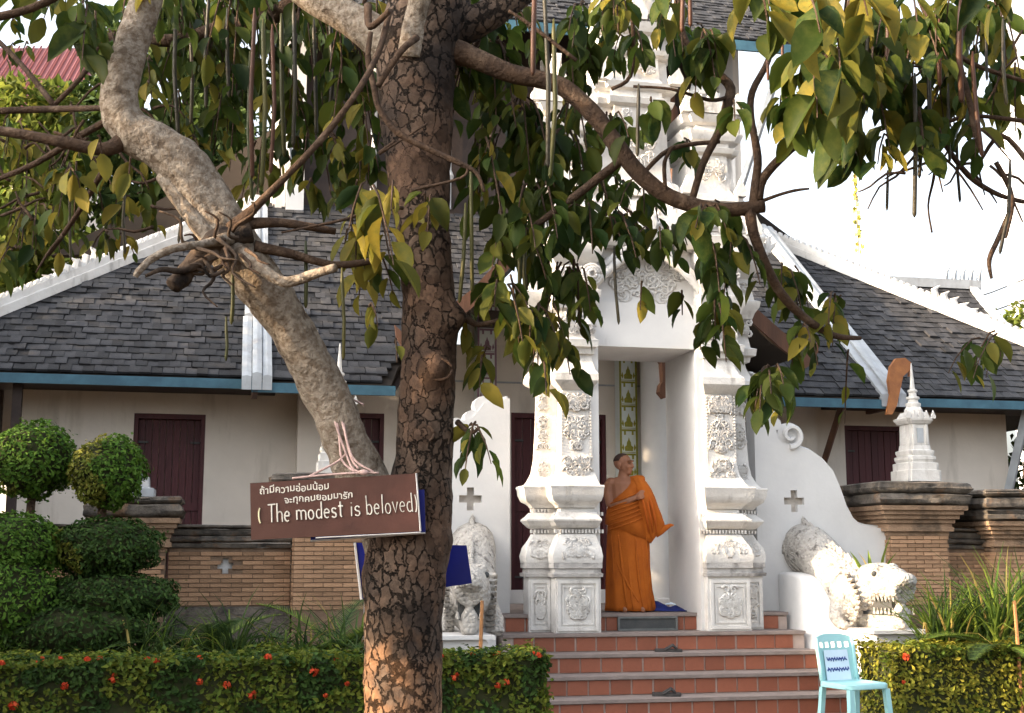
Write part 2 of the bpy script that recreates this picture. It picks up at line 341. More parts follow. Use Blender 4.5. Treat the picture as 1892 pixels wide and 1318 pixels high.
# ------------------------------------------------------------------ small makers
def leaf_mesh(name, m, l=1.0, w=.42, fold=.12, droop=.15, seg=5, wave=0.0):
    mb = MB(); vs_ = []; fs = []
    for i in range(seg + 1):
        t = i / seg
        ww = w * .5 * (math.sin(math.pi * min(1, t*.93 + .035)) ** .75) * (1.06 - .3*t)
        if i == seg: ww = .004
        if i == 0: ww = .02
        zc = -droop * t * t; xx = l * t
        wob = wave * math.sin(t * 9)
        vs_ += [(xx, -ww, zc + fold*ww*2 + wob), (xx, 0, zc), (xx, ww, zc + fold*ww*2 - wob)]
    for i in range(seg):
        a = i*3; fs += [(a, a+3, a+4, a+1), (a+1, a+4, a+5, a+2)]
    mb.add(vs_, fs)
    return mb.mesh(name, m, True, 180)

def leaf_verts(M, w=.42, fold=.25, droop=.12):
    # cheap six-point leaf: base, two sides at .35 and .7, tip, midrib
    return [M @ Vector(q) for q in ((0,0,0), (.35,-w*.5,fold*w*.5-.02), (.4,0,-droop*.2), (.35,w*.5,fold*w*.5-.02), (1,0,-droop))]
LEAF_F = [(0,1,2),(0,2,3),(1,4,2),(2,4,3)]

def orient(pos, d, size, roll):
    d = d.normalized(); a = Vector((0,0,1)) if abs(d.z) < .95 else Vector((1,0,0))
    y = a.cross(d).normalized(); z = d.cross(y)
    Mr = Matrix((d, y, z)).transposed().to_4x4()
    return Matrix.Translation(pos) @ Mr @ Matrix.Rotation(roll, 4, 'X') @ Matrix.Scale(size, 4)

def puff(mb, c, r, n, size, rng, mi=lambda p: 0, box=False, up=.25, jitter=.12, w=.5):
    """leaves over the surface and outer shell of an ellipsoid or box"""
    c = Vector(c); r = Vector(r)
    for _ in range(n):
        if box:
            q = Vector((rng.uniform(-1,1), rng.uniform(-1,1), rng.uniform(-1,1)))
            k = rng.random(); ar = [r.y*r.z*1.2, r.x*r.z, r.x*r.y*.9]; tot = sum(ar); k *= tot
            ax = 0 if k < ar[0] else 1 if k < ar[0]+ar[1] else 2
            sg = (1 if rng.random() < (.5 if ax == 0 else .12) else -1) if ax != 2 else 1
            q[ax] = sg * (1 - abs(rng.gauss(0, jitter)) * .5 / max(r[ax], .1)); nrm = Vector((0,0,0)); nrm[ax] = sg
            p = c + Vector((q.x*r.x, q.y*r.y, q.z*r.z))
            p += nrm * (noise.noise(p*3.1) * .06 + noise.noise(p*8) * .025 + (rng.uniform(.0,.05) if rng.random() < .06 else 0))
        else:
            nrm = Vector((rng.gauss(0,1), rng.gauss(0,1), rng.gauss(0,1))).normalized()
            k = 1 - abs(rng.gauss(0, jitter)) + noise.noise(nrm*2.6 + c) * .16 + (rng.uniform(.03,.16) if rng.random() < .03 else 0)
            p = c + Vector((nrm.x*r.x, nrm.y*r.y, nrm.z*r.z)) * k
        zz = (nrm + Vector((rng.gauss(0,.5), rng.gauss(0,.5), rng.gauss(0,.5) + up))).normalized()
        xx = zz.cross(Vector((rng.gauss(0,1), rng.gauss(0,1), rng.gauss(0,1)))).normalized()
        if xx.z < 0 and rng.random() < .6: xx = -xx
        sz = size*rng.uniform(.7,1.3)
        Mr = Matrix((xx, zz.cross(xx), zz)).transposed().to_4x4()
        mb.add(leaf_verts(Matrix.Translation(p - xx*sz*.5) @ Mr @ Matrix.Scale(sz, 4), w=w), LEAF_F, mi(p))

def spiral(mb, o, ux, uz, nrm, cx, cz, r, turns, ph, sg, tr):
    pts = []; rr = []
    k = 9
    for i in range(k + 1):
        t = i / k; a = ph + sg * t * turns * 2 * math.pi; q = r * (1 - .8*t)
        pts.append(o + ux*(cx + q*math.cos(a)) + uz*(cz + q*math.sin(a)) + nrm * tr * .4); rr.append(tr * (1 - .35*t))
    mb.tube(pts, rr, n=4)

def relief(mb, o, ux, uz, w, h, n, seed, tr=.012, mirror=True, rr=(.035,.075)):
    g = random.Random(seed); o = Vector(o); ux = Vector(ux).normalized(); uz = Vector(uz); uz = uz.normalized()
    nrm = uz.cross(ux).normalized()
    nrm = nrm if nrm.y < .3 else -nrm
    nrm = -uz.cross(ux).normalized() if (uz.cross(ux)).dot(Vector((0,-1,0))) < -.1 else uz.cross(ux).normalized()
    for i in range(n):
        r = g.uniform(*rr); cx = g.uniform(r, w*.5 if mirror else w - r); cz = g.uniform(r, max(r + .001, h - r)); ph = g.uniform(0, 6.28); sg = g.choice((-1,1))
        spiral(mb, o, ux, uz, nrm, cx, cz, r, 1.2, ph, sg, tr)
        if mirror: spiral(mb, o, ux, uz, nrm, w - cx, cz, r, 1.2, math.pi - ph, -sg, tr)

# ================================================================== GROUND
g = MB()
g.add([(-400,-300,-.02),(400,-300,-.02),(400,700,-.02),(-400,700,-.02)], [(0,1,2,3)])
o = g.build('ground', SOIL); o['kind'] = 'structure'
pv = MB(); pv.box(-1.7, 1.3, -9, -1.62, -.015, .03)
o = pv.build('path', PAVE); o.location = O2; o.rotation_euler = (0,0,PSI); o['kind'] = 'structure'

# ================================================================== STAIRCASE
stair = thing('staircase', 'red terracotta tiled staircase climbing to the white gateway', 'staircase', O2, PSI)
RISE = .172; RUN = .32; ZL = 1.0
SX0, SX1 = -1.5, 1.5
body = MB(); body.box(SX0, SX1, .004, 3.0, 0, ZL - .03)
body.build('landing', GROUT, stair)
tile_me = MB().box(-.093, .093, -.012, 0, .007, .134).mesh('tile', TERRA)
half_me = MB().box(-.05, .05, -.012, 0, .004, .138).mesh('tile', TERRA)
for k in range(6):
    zt = ZL - RISE * k; yf = -RUN * k
    ext = .035 * k
    if k > 0:
        MB().box(SX0 - ext, SX1 + ext, yf, -.0, 0 if k == 5 else zt - RISE, zt - .03).build('step', GROUT, stair)
    MB().box(SX0 - ext - .002, SX1 + ext + .002, yf - .035, (3.0 if k == 0 else yf + RUN - .005), zt - .03, zt).build('tread', NOSING, stair)
    n = int((SX1 - SX0 + 2*ext) / .2); off = rnd.uniform(0, .12)
    x = SX0 - ext + .1 + off
    while x < SX1 + ext - .09:
        inst('tile', tile_me, stair, Matrix.Translation((x + rnd.uniform(-.003,.003), yf + rnd.uniform(-.002,.001), zt - RISE)))
        x += .204
o = MB().box(-.30, .30, -.030, -.013, ZL - RISE + .012, ZL - .032)
pl = thing('stone_plaque', 'grey slate plaque set in the top riser below the monk', 'plaque', O2, PSI)
o.build('slab', SLATED, pl)
fr = MB()
for a in ((-.31,.31,ZL-RISE+.003,ZL-RISE+.022),(-.31,.31,ZL-.05,ZL-.0315),(-.31,-.29,ZL-RISE+.022,ZL-.05),(.29,.31,ZL-RISE+.022,ZL-.05)):
    fr.box(a[0], a[1], -.046, -.014, a[2], a[3])
fr.build('border', SLATE, pl)

# ================================================================== GATEWAY
gate = thing('gateway', 'ornate white stucco gateway with carved pillars and tiered tower', 'gateway', O2, PSI)
ZB = .83
def corner_plan(s):                          # redented pillar plan: front block and set-back side block, s = +1 right, -1 left
    p = [(.56,-.25,-.5,-1), (.98,-.25,1,-1), (.98,-.04,1,-1), (1.2,-.04,1,-1), (1.2,.15,1,1), (.56,.15,0,1)]
    p = [(s*x, y, s*dx, dy) for x, y, dx, dy in p]
    return p if s > 0 else list(reversed(p))
prof = {
 'pedestal': [(ZB,.02),(1.36,.02)],
 'pedestal_cap': [(1.362,.05),(1.395,.055),(1.40,.03),(1.44,.025),(1.445,.045),(1.495,.045)],
 'bell_base': [(1.497,.045),(1.56,.055),(1.64,.035),(1.72,-.015),(1.775,-.04)],
 'dentil_band': [(1.777,-.06),(1.825,-.06)],
 'torus': [(1.827,-.045),(1.84,-.01),(1.87,.015),(1.905,.045),(1.92,.045),(1.95,.01),(1.985,-.02),(1.99,-.05),(2.03,-.055)],
 'lotus_bowl': [(2.032,-.03),(2.05,-.02),(2.07,.0),(2.10,.045),(2.16,.07),(2.21,.075),(2.235,.085),(2.25,.08)],
 'shaft': [(2.252,.03),(2.30,-.005),(2.38,-.04),(2.5,-.06),(2.8,-.075),(3.2,-.085)],
 'capital': [(3.202,-.075),(3.23,-.05),(3.27,.005),(3.29,.02),(3.36,.02),(3.40,-.02),(3.50,-.06),(3.56,-.07),(3.565,-.03),(3.62,-.02),(3.63,.02),(3.70,.03),(3.72,-.02),(3.9,-.05),(4.0,-.055),(4.02,.0),(4.08,.02),(4.14,.06),(4.2,.07),(4.22,.02),(4.45,-.02),(4.5,.03),(4.58,.09),(4.66,.11),(4.7,.1)],
}
for s in (-1, 1):
    pil = MB().plan(corner_plan(s), prof['shaft']).build('pillar', STUCCO, gate, True, 35)
    pp = corner_plan(s)
    for nm in ('pedestal','pedestal_cap','bell_base','dentil_band','torus','lotus_bowl','capital'):
        MB().plan(pp, prof[nm]).build(nm, STAINED if nm == 'pedestal_cap' else STUCCO, pil, True, 35)
    # jamb behind the pillar, smooth
    x0, x1 = sorted((s*.52, s*.88))
    MB().box(x0, x1, -.16, .8, ZB, 3.66).build('jamb', PLAIN, gate)
    # dentils
    dn = MB()
    for i in range(15):
        x = .50 + i*.034
        for zz in (1.785, 1.955):
            dn.box(*sorted((s*x, s*(x+.017))), -.222 if zz < 1.9 else -.215, -.18, zz, zz+.035)
    for i in range(6):
        x = 1.0 + i*.034
        for zz in (1.785, 1.99):
            dn.box(*sorted((s*x, s*(x+.017))), -.015, .02, zz, zz+.035)
    dn.build('dentil', STUCCO, pil)
    # carved panels on the pedestal: frames and scrolls
    for (a, b, yy, sd) in ((.575,.985,-.272,1), (1.005,1.205,-.062,2)):
        xa, xb = sorted((s*a, s*b)); fm = MB()
        for q in ((xa,xb,ZB+.02,ZB+.05),(xa,xb,1.30,1.33),(xa,xa+.03,ZB+.05,1.30),(xb-.03,xb,ZB+.05,1.30)):
            fm.box(q[0], q[1], yy - .014, yy + .01, q[2], q[3])
        for q in ((xa+.05,xb-.05,ZB+.075,ZB+.09),(xa+.05,xb-.05,1.26,1.275),(xa+.05,xa+.062,ZB+.09,1.26),(xb-.062,xb-.05,ZB+.09,1.26)):
            fm.box(q[0], q[1], yy - .008, yy + .01, q[2], q[3])
        fm.build('panel_frame', STUCCO, pil)
        rl = MB(); relief(rl, (xa+.07, yy, ZB+.11), (1,0,0), (0,0,1), xb-xa-.14, .36 if sd == 1 else .36, 20 if sd == 1 else 10, 10*sd + (s > 0), tr=.015, rr=(.03,.06))
        rl.build('scroll_relief', STUCCO, pil, True, 180)
    # relief on bell base, shaft, capital
    rl = MB()
    xa, xb = sorted((s*.57, s*.99)); relief(rl, (xa, -.30, 1.52), (1,0,0), (0,.34,1), xb-xa, .22, 16, 31+s, tr=.02, rr=(.03,.075))
    xa, xb = sorted((s*1.0, s*1.22)); relief(rl, (xa, -.095, 1.52), (1,0,0), (0,.34,1), xb-xa, .22, 8, 41+s, tr=.018, rr=(.03,.06))
    rl.build('scroll_relief', CARVED, pil, True, 180)
    rl = MB()
    xa, xb = sorted((s*.60, s*.92))
    for (z0, hh, n, wd) in ((2.29,.26,12,1.0),(2.58,.42,16,.9),(2.98,.20,12,1.0)):
        m = (xb-xa)*(1-wd)/2
        relief(rl, (xa+m, -.187 if z0 > 2.5 else -.215, z0), (1,0,0), (0,.04,1), (xb-xa)*wd, hh, n+6, int(z0*10)+s, tr=.014, rr=(.025,.06))
    xa, xb = sorted((s*.97, s*1.13))
    for (z0, hh, n) in ((2.30,.2,6),(2.60,.36,8),(3.0,.18,6)):
        relief(rl, (xa, .025 if z0 > 2.5 else -.005, z0), (1,0,0), (0,.04,1), xb-xa, hh, n+4, int(z0*10)+s+5, tr=.013, rr=(.022,.05))
    rl.build('scroll_relief', CARVED, pil, True, 180)
    # beaded edges of the shaft
    bd = MB()
    for i in range(26):
        z = 2.36 + i*.032
        bd.box(*sorted((s*.606, s*.62)), -.195, -.165, z, z+.018)
        bd.box(*sorted((s*.905, s*.919)), -.195, -.165, z, z+.018)
    bd.build('beading', STUCCO, pil)
    rl = MB(); xa, xb = sorted((s*.56, s*1.0)); relief(rl, (xa, -.215, 3.74), (1,0,0), (0,0,1), xb-xa, .25, 12, 61+s, tr=.016, rr=(.035,.08))
    relief(rl, (xa, -.25, 4.24), (1,0,0), (0,0,1), xb-xa, .24, 12, 71+s, tr=.018, rr=(.035,.08))
    xa, xb = sorted((s*1.0, s*1.2)); relief(rl, (xa, -.03, 3.74), (1,0,0), (0,0,1), xb-xa, .7, 12, 81+s, tr=.016, rr=(.035,.07))
    # big rosettes beside the lintel
    for q in ((.62, 4.36, .10), (.66, 3.82, .07)):
        for k in range(3):
            pts = [Vector((s*q[0] + math.cos(a)*q[2]*(1-.3*k), -.31 - .012*k, q[1] + math.sin(a)*q[2]*(1-.3*k))) for a in [2*math.pi*i/14 for i in range(15)]]
            rl.tube(pts, .02, n=5)
    rl.build('scroll_relief', CARVED, pil, True, 180)
    # upturned horn finials at the corners of the pediment
    for (bx, bz, ln) in ((1.22, 4.7, .42), (.98, 4.75, .3)):
        pts = []; rad = []
        for i in range(8):
            t = i/7; pts.append((s*(bx - .12 + t*ln), .0, bz + .02 - .05*math.sin(t*3.1) + .16*t*t)); rad.append(.085*(1-t)**.8 + .006)
        fh = MB().tube(pts, rad, n=6)
        for i in range(4):
            t = .2 + i*.18; bx2 = s*(bx - .12 + t*ln)
            fh.tube([(bx2, 0, bz + .05), (bx2 + s*.02, 0, bz + .16 + .02*i), (bx2 + s*.06, 0, bz + .24)], [.04,.025,.004], n=5)
        fh.build('horn_finial', STUCCO, gate, True, 60)
# lintel and tympanum
lin = MB(); lin.box(-.585, .585, -.14, .8, 3.662, 4.12); lin.build('lintel', PLAIN, gate)
ty = MB(); ty.box(-.585, .585, -.03, .5, 4.122, 4.72); tym = ty.build('tympanum', PLAIN, gate)
rl = MB(); relief(rl, (-.55, -.035, 4.14), (1,0,0), (0,0,1), 1.1, .5, 26, 91, tr=.014, rr=(.04,.09)); rl.build('scroll_relief', STUCCO, tym, True, 180)
ar = MB()
for off, yy, rr_ in ((0,-.2,.045), (.09,-.17,.035)):
    pts = [(x, yy, 4.24 + off + .42*(1 - (abs(x)/.6)**1.7)) for x in [-.6 + 1.2*i/20 for i in range(21)]]
    ar.tube(pts, rr_, n=6)
ar.build('arch_moulding', STUCCO, tym, True, 180)
# entablature and sloped tier
def rect_plan(hx, y0, y1, cx=0):
    return [(cx-hx, y0, -1, -1), (cx+hx, y0, 1, -1), (cx+hx, y1, 1, 1), (cx-hx, y1, -1, 1)]
ent = MB().plan(rect_plan(1.22, -.2, .8), [(4.702,-.02),(4.74,.03),(4.80,.05),(4.84,.07),(4.86,.02),(4.9,0)]).build('entablature', STUCCO, gate, True, 35)
tier = MB().plan(rect_plan(1.22, -.2, .8), [(4.902,.02),(4.96,-.02),(5.08,-.12),(5.2,-.2),(5.3,-.24)]).build('sloped_tier', CARVED, gate)
sc = MB()                                    # overlapping plaster scales on the tier
for j in range(4):
    z = 4.93 + j*.085; oo = .0 - j*.06
    nx = 16 - j
    for i in range(nx):
        x = -1.2 - oo*0 + 2.4*(i + .5 + (j % 2)*.5)/nx
        if abs(x) > 1.18 + oo: continue
        sc.add([(x-.07,-.215-oo,z+.08),(x-.06,-.235-oo,z+.02),(x,-.245-oo,z-.02),(x+.06,-.235-oo,z+.02),(x+.07,-.215-oo,z+.08),(x,-.19-oo,z+.09)], [(0,1,2,3,4,5)])
sc.build('scale', STUCCO, tier)
class FL:                                    # flame antefixes, one object each
    def __init__(s): s.q = []
    def build(s, nm, m, parent):
        for a in s.q: flame_poly(MB(), *a).build(nm, m, parent)
def flame(fl_, x, y, z, w, h, d=.04): fl_.q.append((x, y, z, w, h, d))
fl = FL()
def flame_poly(mb, x, y, z, w, h, d=.04):
    return mb.poly_y([(x-w*.5, z), (x+w*.5, z), (x+w*.55, z+h*.3), (x+w*.3, z+h*.55), (x+w*.12, z+h*.8), (x, z+h), (x-w*.12, z+h*.8), (x-w*.3, z+h*.55), (x-w*.55, z+h*.3)], y - d, y + d)
for i in range(9): flame(fl, -1.16 + i*.29, -.22, 4.88, .16, .22 if i % 2 else .28)
fl.build('antefix', STUCCO, tier)
# central tower with mouldings
def tower_plan(h, y0, y1, cx=0, r=.3):
    a = h * r
    return [(cx-h+a, y0, -1, -1), (cx+h-a, y0, 1, -1), (cx+h-a, y0+a*.7, 1, -1), (cx+h, y0+a*.7, 1, -1), (cx+h, y1, 1, 1), (cx-h, y1, -1, 1), (cx-h, y0+a*.7, -1, -1), (cx-h+a, y0+a*.7, -1, -1)]
tprof = [(5.28,.12),(5.36,.12),(5.38,.08),(5.46,.05),(5.5,.0),(5.9,-.03),(6.3,-.04),(6.32,.02),(6.38,.04),(6.4,-.0),(6.46,0),(6.48,.05),(6.54,.07),(6.56,.01),(6.62,-.02),(6.85,-.03),(6.87,.03),(6.92,.05),(6.94,.0),(7.1,-.01),(7.12,.04),(7.18,.07),(7.22,.08),(7.24,.02),(7.32,-.02),(7.34,-.06),(7.9,-.08),(7.92,-.01),(8.0,.03),(8.05,.03),(8.07,-.05),(8.2,-.1),(8.6,-.13),(8.64,-.06),(8.72,-.05),(8.75,-.14),(9.2,-.2),(9.4,-.25),(10.2,-.33)]
tw = MB().plan(tower_plan(.40, .05, .72), tprof).build('tower', STUCCO, gate, True, 35)
rl = MB(); relief(rl, (-.24, .0, 5.52), (1,0,0), (0,0,1), .48, .75, 22, 101, tr=.013, rr=(.03,.075)); relief(rl, (-.24, .03, 6.62), (1,0,0), (0,0,1), .48, .22, 9, 102, tr=.011, rr=(.03,.06)); relief(rl, (-.22, .08, 7.36), (1,0,0), (0,0,1), .44, .5, 14, 103, tr=.012, rr=(.03,.07))
rl.build('scroll_relief', CARVED, tw, True, 180)
fl = FL()
for x, z, w, h in ((-.42,7.22,.16,.3),(.42,7.22,.16,.3),(0,7.24,.2,.34),(-.2,7.24,.14,.22),(.2,7.24,.14,.22),(-.42,6.54,.14,.26),(.42,6.54,.14,.26),(-.36,8.05,.14,.26),(.36,8.05,.14,.26),(0,8.05,.18,.3)): flame(fl, x, .0, z, w, h)
fl.build('antefix', STUCCO, tw)
uprof = [(5.28,.07),(5.34,.07),(5.36,.03),(5.42,.0),(5.8,-.02),(5.82,.03),(5.87,.05),(5.89,.0),(5.93,0),(5.95,.05),(6.02,.08),(6.05,.08),(6.07,.0),(6.13,-.02),(6.15,.04),(6.2,.07),(6.23,.08),(6.25,.02),(6.32,-.04),(6.34,-.09),(6.5,-.13),(6.52,-.1),(6.56,-.1),(6.6,-.17),(6.9,-.24)]
for s in (-1, 1):
    tu = MB().plan(tower_plan(.27, .02, .6, cx=s*.82), uprof).build('turret', STUCCO, gate, True, 35)
    fl = FL()
    for dx, h, w in ((-.28,.24,.14),(.28,.24,.14),(0,.32,.2),(-.14,.2,.12),(.14,.2,.12)): flame(fl, s*.82 + dx, -.03, 6.24, w, h)
    for dx in (-.3, .3): flame(fl, s*.82 + dx, 0, 5.35, .12, .2)
    fl.build('antefix', STUCCO, tu)
    rl = MB(); relief(rl, (s*.82 - .16, .0, 5.45), (1,0,0), (0,0,1), .32, .32, 10, 111+s, tr=.010, rr=(.025,.06)); rl.build('scroll_relief', CARVED, tu, True, 180)

# ================================================================== WING WALLS WITH CROSS OPENINGS
def wing(s, label, prof_pts, cross):
    t = thing('wing_wall', label, 'wall', O2, PSI, 'curved wing walls of the gateway')
    x0 = s*1.33
    cx, cz = cross; a, b = .037, .115
    # wall in vertical strips so the cross is a real hole
    cuts = sorted(set([x0] + [p[0] for p in prof_pts] + [cx-b, cx-a, cx+a, cx+b]), reverse=(s < 0))
    def top(x):
        for (xa, za), (xb, zb) in zip(prof_pts, prof_pts[1:]):
            lo, hi = min(xa, xb), max(xa, xb)
            if lo <= x <= hi: return za + (zb - za) * ((x - xa) / (xb - xa) if xb != xa else 0)
        return prof_pts[-1][1]
    mb = MB(); y0, y1 = .3, .52
    def quad(xa, xb, za0, zb0, za1, zb1):
        p = [(xa, y0, za0), (xb, y0, zb0), (xb, y0, zb1), (xa, y0, za1)]; q = [(x, y1, z) for x, _, z in p]
        mb.add(p + q, [(0,1,2,3),(7,6,5,4),(0,4,5,1),(1,5,6,2),(2,6,7,3),(3,7,4,0)])
    for xa, xb in zip(cuts, cuts[1:]):
        xm = (xa + xb)/2; ta, tb = top(xa), top(xb); dx = abs(xm - cx)
        if dx < a:
            quad(xa, xb, 0, 0, cz-b, cz-b); quad(xa, xb, cz+b, cz+b, ta, tb)
        elif dx < b:
            quad(xa, xb, 0, 0, cz-a, cz-a); quad(xa, xb, cz+a, cz+a, ta, tb)
        else: quad(xa, xb, 0, 0, ta, tb)
    w = mb.build('wall', PLAIN, t)
    # coping roll along the curved top and scroll volute
    cp = MB(); cp.tube([(x, .41, z + .005) for x, z in prof_pts], .03, n=6)
    cp.build('coping', PLAIN, t, True, 180)
    MB().box(cx-b-.03, cx+b+.03, .36, .40, cz-b-.03, cz+b+.03).build('cross_backing', PALESTONE, t)
    return t
pr = [(1.33,3.5),(1.36,3.5),(1.44,3.42),(1.52,3.2),(1.56,2.98),(1.60,2.80),(1.66,2.74),(1.8,2.73),(1.98,2.68),(2.10,2.60),(2.22,2.47),(2.30,2.28),(2.36,2.10),(2.43,1.97),(2.51,1.90),(2.62,1.87),(2.90,1.85)]
wr = wing(1, 'white wing wall with a scroll, right of the gateway behind the naga', pr, (1.76, 2.14))
vo = MB()
pts = []; rad = []
for i in range(22):
    t_ = i/21; a = -1.7 + t_*7.5; r = .13*(1-.75*t_)
    pts.append((1.74 + r*math.cos(a), .28, 2.84 + r*math.sin(a))); rad.append(.035*(1-.4*t_))
vo.tube(pts, rad, n=6); vo.lathe(0,0,[(0,0.001),(0.001,.001)],3)
vo.poly_y([(1.74 + .14*math.cos(k*math.pi/8), 2.84 + .14*math.sin(k*math.pi/8)) for k in range(16)], .33, .5)
vo.build('volute', PLAIN, wr, True, 60)
for px_, pz_, r_ in ((1.46,3.40,.10),(1.55,3.14,.09),(1.58,2.96,.07)):
    MB().poly_y([(px_ + r_*math.cos(k*math.pi/6), pz_ + r_*math.sin(k*math.pi/6)) for k in range(12)], .32, .5).build('scallop', PLAIN, wr)
plf = [(-1.33,3.16),(-1.38,3.15),(-1.5,3.13),(-1.60,3.10),(-1.66,3.02),(-1.72,2.95),(-1.86,2.9),(-1.92,2.80),(-1.98,2.68),(-2.10,2.60),(-2.22,2.47),(-2.30,2.28),(-2.36,2.10),(-2.43,1.97),(-2.51,1.90),(-2.90,1.85)]
wl = wing(-1, 'white wing wall with a scalloped top beside the tree trunk', plf, (-1.735, 2.13))
for px_, pz_, r_ in ((-1.6,3.08,.10),(-1.72,2.95,.08),(-1.88,2.86,.09)):
    MB().poly_y([(px_ + r_*math.cos(k*math.pi/6), pz_ + r_*math.sin(k*math.pi/6)) for k in range(12)], .32, .5).build('scallop', PLAIN, wl)

# ================================================================== BALUSTRADES AND NAGAS
def balustrade(s, label):
    t = thing('stair_balustrade', label, 'balustrade', O2, PSI, 'balustrades of the staircase')
    pr_ = [(.29,1.40),(.1,1.395),(-.1,1.38),(-.2,1.355),(-.28,1.31),(-.36,1.22),(-.43,1.11),(-.48,1.0),(-.54,.92),(-.62,.87),(-.72,.845),(-.95,.84),(-1.22,.84)]
    def xi(y): t_ = min(1, max(0, -y/1.22)); return 1.55 + .30*t_*t_*(3-2*t_)
    rings = []
    for y, z in pr_:
        a, b = s*xi(y), s*(xi(y) + .47)
        r_ = [Vector((a,y,0)), Vector((b,y,0)), Vector((b,y,z-.03)), Vector((b-s*.03,y,z)), Vector((a+s*.03,y,z)), Vector((a,y,z-.03))]
        rings.append(r_ if s > 0 else list(reversed(r_)))
    MB().loft(rings).build('parapet', PLAIN, t, True, 50)
    x0, x1 = sorted((s*1.80, s*2.38))
    MB().box(x0, x1, -1.27, -.68, .842, .875).build('pedestal_slab', PLAIN, t)
    return t
balustrade(1, 'white curved stair balustrade carrying the right naga, beside the chair')
balustrade(-1, 'white curved stair balustrade behind the clipped hedge, left of the steps')

def naga(s, label):
    root = thing('naga_statue', label, 'statue', L(2.0 if s > 0 else -1.86, -.42, .875), PSI + s*R(11.5), 'naga statues of the staircase')
    # own frame: x across, y back along the parapet, z up from the slab
    P = lambda y, z: Vector((0, (y + .9)*.72, (z - .935)*1.08))
    mb = MB()
    # body coming down the parapet
    sp = [(.38,1.62,.16),(.2,1.70,.22),(0,1.66,.235),(-.25,1.56,.235),(-.5,1.44,.235),(-.75,1.33,.24),(-1.0,1.24,.25),(-1.2,1.17,.24),(-1.35,1.15,.21)]
    mb.tube([P(y, z) for y, z, r in sp], [r for *_, r in sp], n=14)
    mb.sphere(P(.12, 1.62), (.24,.30,.25), 14, 10)                   # round coil
    # chest to slab
    mb.tube([P(-.8,1.2), P(-1.05,1.08), P(-1.3,1.06)], [.22,.2,.15], n=12)
    # head: cranium, muzzle, lower jaw with a gap between
    mb.sphere(P(-1.38,1.24), (.20,.20,.21), 14, 10)
    mb.tube([P(-1.32,1.32), P(-1.60,1.345), P(-1.85,1.32), P(-2.05,1.28)], [.20,.185,.17,.14], n=12, flat=.92)
    mb.sphere(P(-2.06,1.36), (.12,.08,.075), 10, 8)                  # nose
    mb.tube([P(-1.3,1.07), P(-1.55,1.035), P(-1.80,1.03), P(-2.02,1.05)], [.18,.165,.15,.11], n=12, flat=.62)
    for q in (-1, 1):
        mb.sphere(P(-1.62,1.46) + Vector((q*.11,0,0)), (.06,.07,.055), 8, 6)   # brow
        mb.tube([P(-.95,1.15) + Vector((q*.17,0,0)), P(-1.0,1.02) + Vector((q*.24,0,0)), P(-1.12,.95) + Vector((q*.25,0,0)), P(-1.24,.945) + Vector((q*.25,0,0))], [.09,.075,.06,.055], n=8)
        for k in range(3): mb.tube([P(-1.2,.955) + Vector((q*(.21+.04*k),0,0)), P(-1.31,.945) + Vector((q*(.2+.05*k),0,0))], [.03,.018], n=6)
    remesh(mb.build('body', NAGA, root), .018, 1)
    sk = MB().tube([P(.34,1.88), P(.2,1.93), P(.05,1.90)], [.09,.12,.07], n=10)
    # dorsal crest: a row of flame spikes
    cr = MB()
    for i in range(17):
        t_ = i/16; y = .15 - 1.35*t_
        if y > -1.2: z = 1.90 - (0.15 - y)*.36
        else: z = 1.415 + (-1.2 - y)*.25
        b = P(y, z)
        cr.tube([b + Vector((0,.03,-.05)), b + Vector((0,.0,.03)), b + Vector((0,.05,.085 + .02*(i % 2)))], [.05,.034,.004], n=5)
        for q in (-1, 1):
            if i % 2 == 0 and y > -1.2:
                b2 = b + Vector((q*.09,0,-.03)); cr.tube([b2 + Vector((0,.02,-.03)), b2 + Vector((q*.01,.04,.045))], [.035,.004], n=5)
    cr.build('crest', NAGA, root, True, 60)
    for q in (-1, 1):
        ey = MB().sphere(P(-1.68,1.415) + Vector((q*.148,0,0)), .028, 8, 6); ey.build('eye', SLATED, root, True, 180)
        th = MB(); fr_ = MB()
        for i in range(7):
            y = -1.56 - i*.07
            th.tube([P(y, 1.225) + Vector((q*(.135-.003*i),0,0)), P(y-.005, 1.175) + Vector((q*(.135-.003*i),0,0))], [.022,.004], n=4)
            th.tube([P(y-.03, 1.065) + Vector((q*(.115-.003*i),0,0)), P(y-.03, 1.12) + Vector((q*(.115-.003*i),0,0))], [.018,.004], n=4)
        th.build('teeth', NAGA, root)
        for i in range(10):                                          # cheek frill
            t_ = i/9; b = P(-1.36 - .40*t_*(1 if i < 20 else 1), 1.33 - .36*t_) + Vector((q*.17,0,0)); b = P(-1.24 - .20*math.sin(t_*3.0), 1.40 - .44*t_) + Vector((q*(.20 - .02*t_),0,0))
            fr_.tube([b + Vector((-q*.02,.04,0)), b + Vector((q*.03,.0,0)), b + Vector((q*.045,-.055,.02))], [.036,.028,.005], n=5)
        fr_.build('cheek_frill', NAGA, root, True, 60)
    MB().loft([[Vector((a*x, y, z)) for a, z in ((-1,.13),(1,.13),(1,.30),(-1,.30))] for y, x in ((-.34,.12),(-.55,.105),(-.72,.085))]).build('mouth', SLATED, root)
    # ring collar of fine ribs on the coil
    rb = MB()
    for k in range(9):
        a = R(-30 + k*14); cpt = P(.12, 1.62)
        pts = [cpt + Vector((-s*.0,0,0)) + Vector((math.cos(R(180) + 0)*(.245*math.cos(e)) * 1.0, .31*math.sin(e)*math.cos(a) , .26*math.sin(e)*math.sin(a))) for e in [R(-70 + 14*j) for j in range(11)]]
        rb.tube(pts, .010, n=4)
    rb.build('coil_rib', NAGA, root, True, 180)
    return root
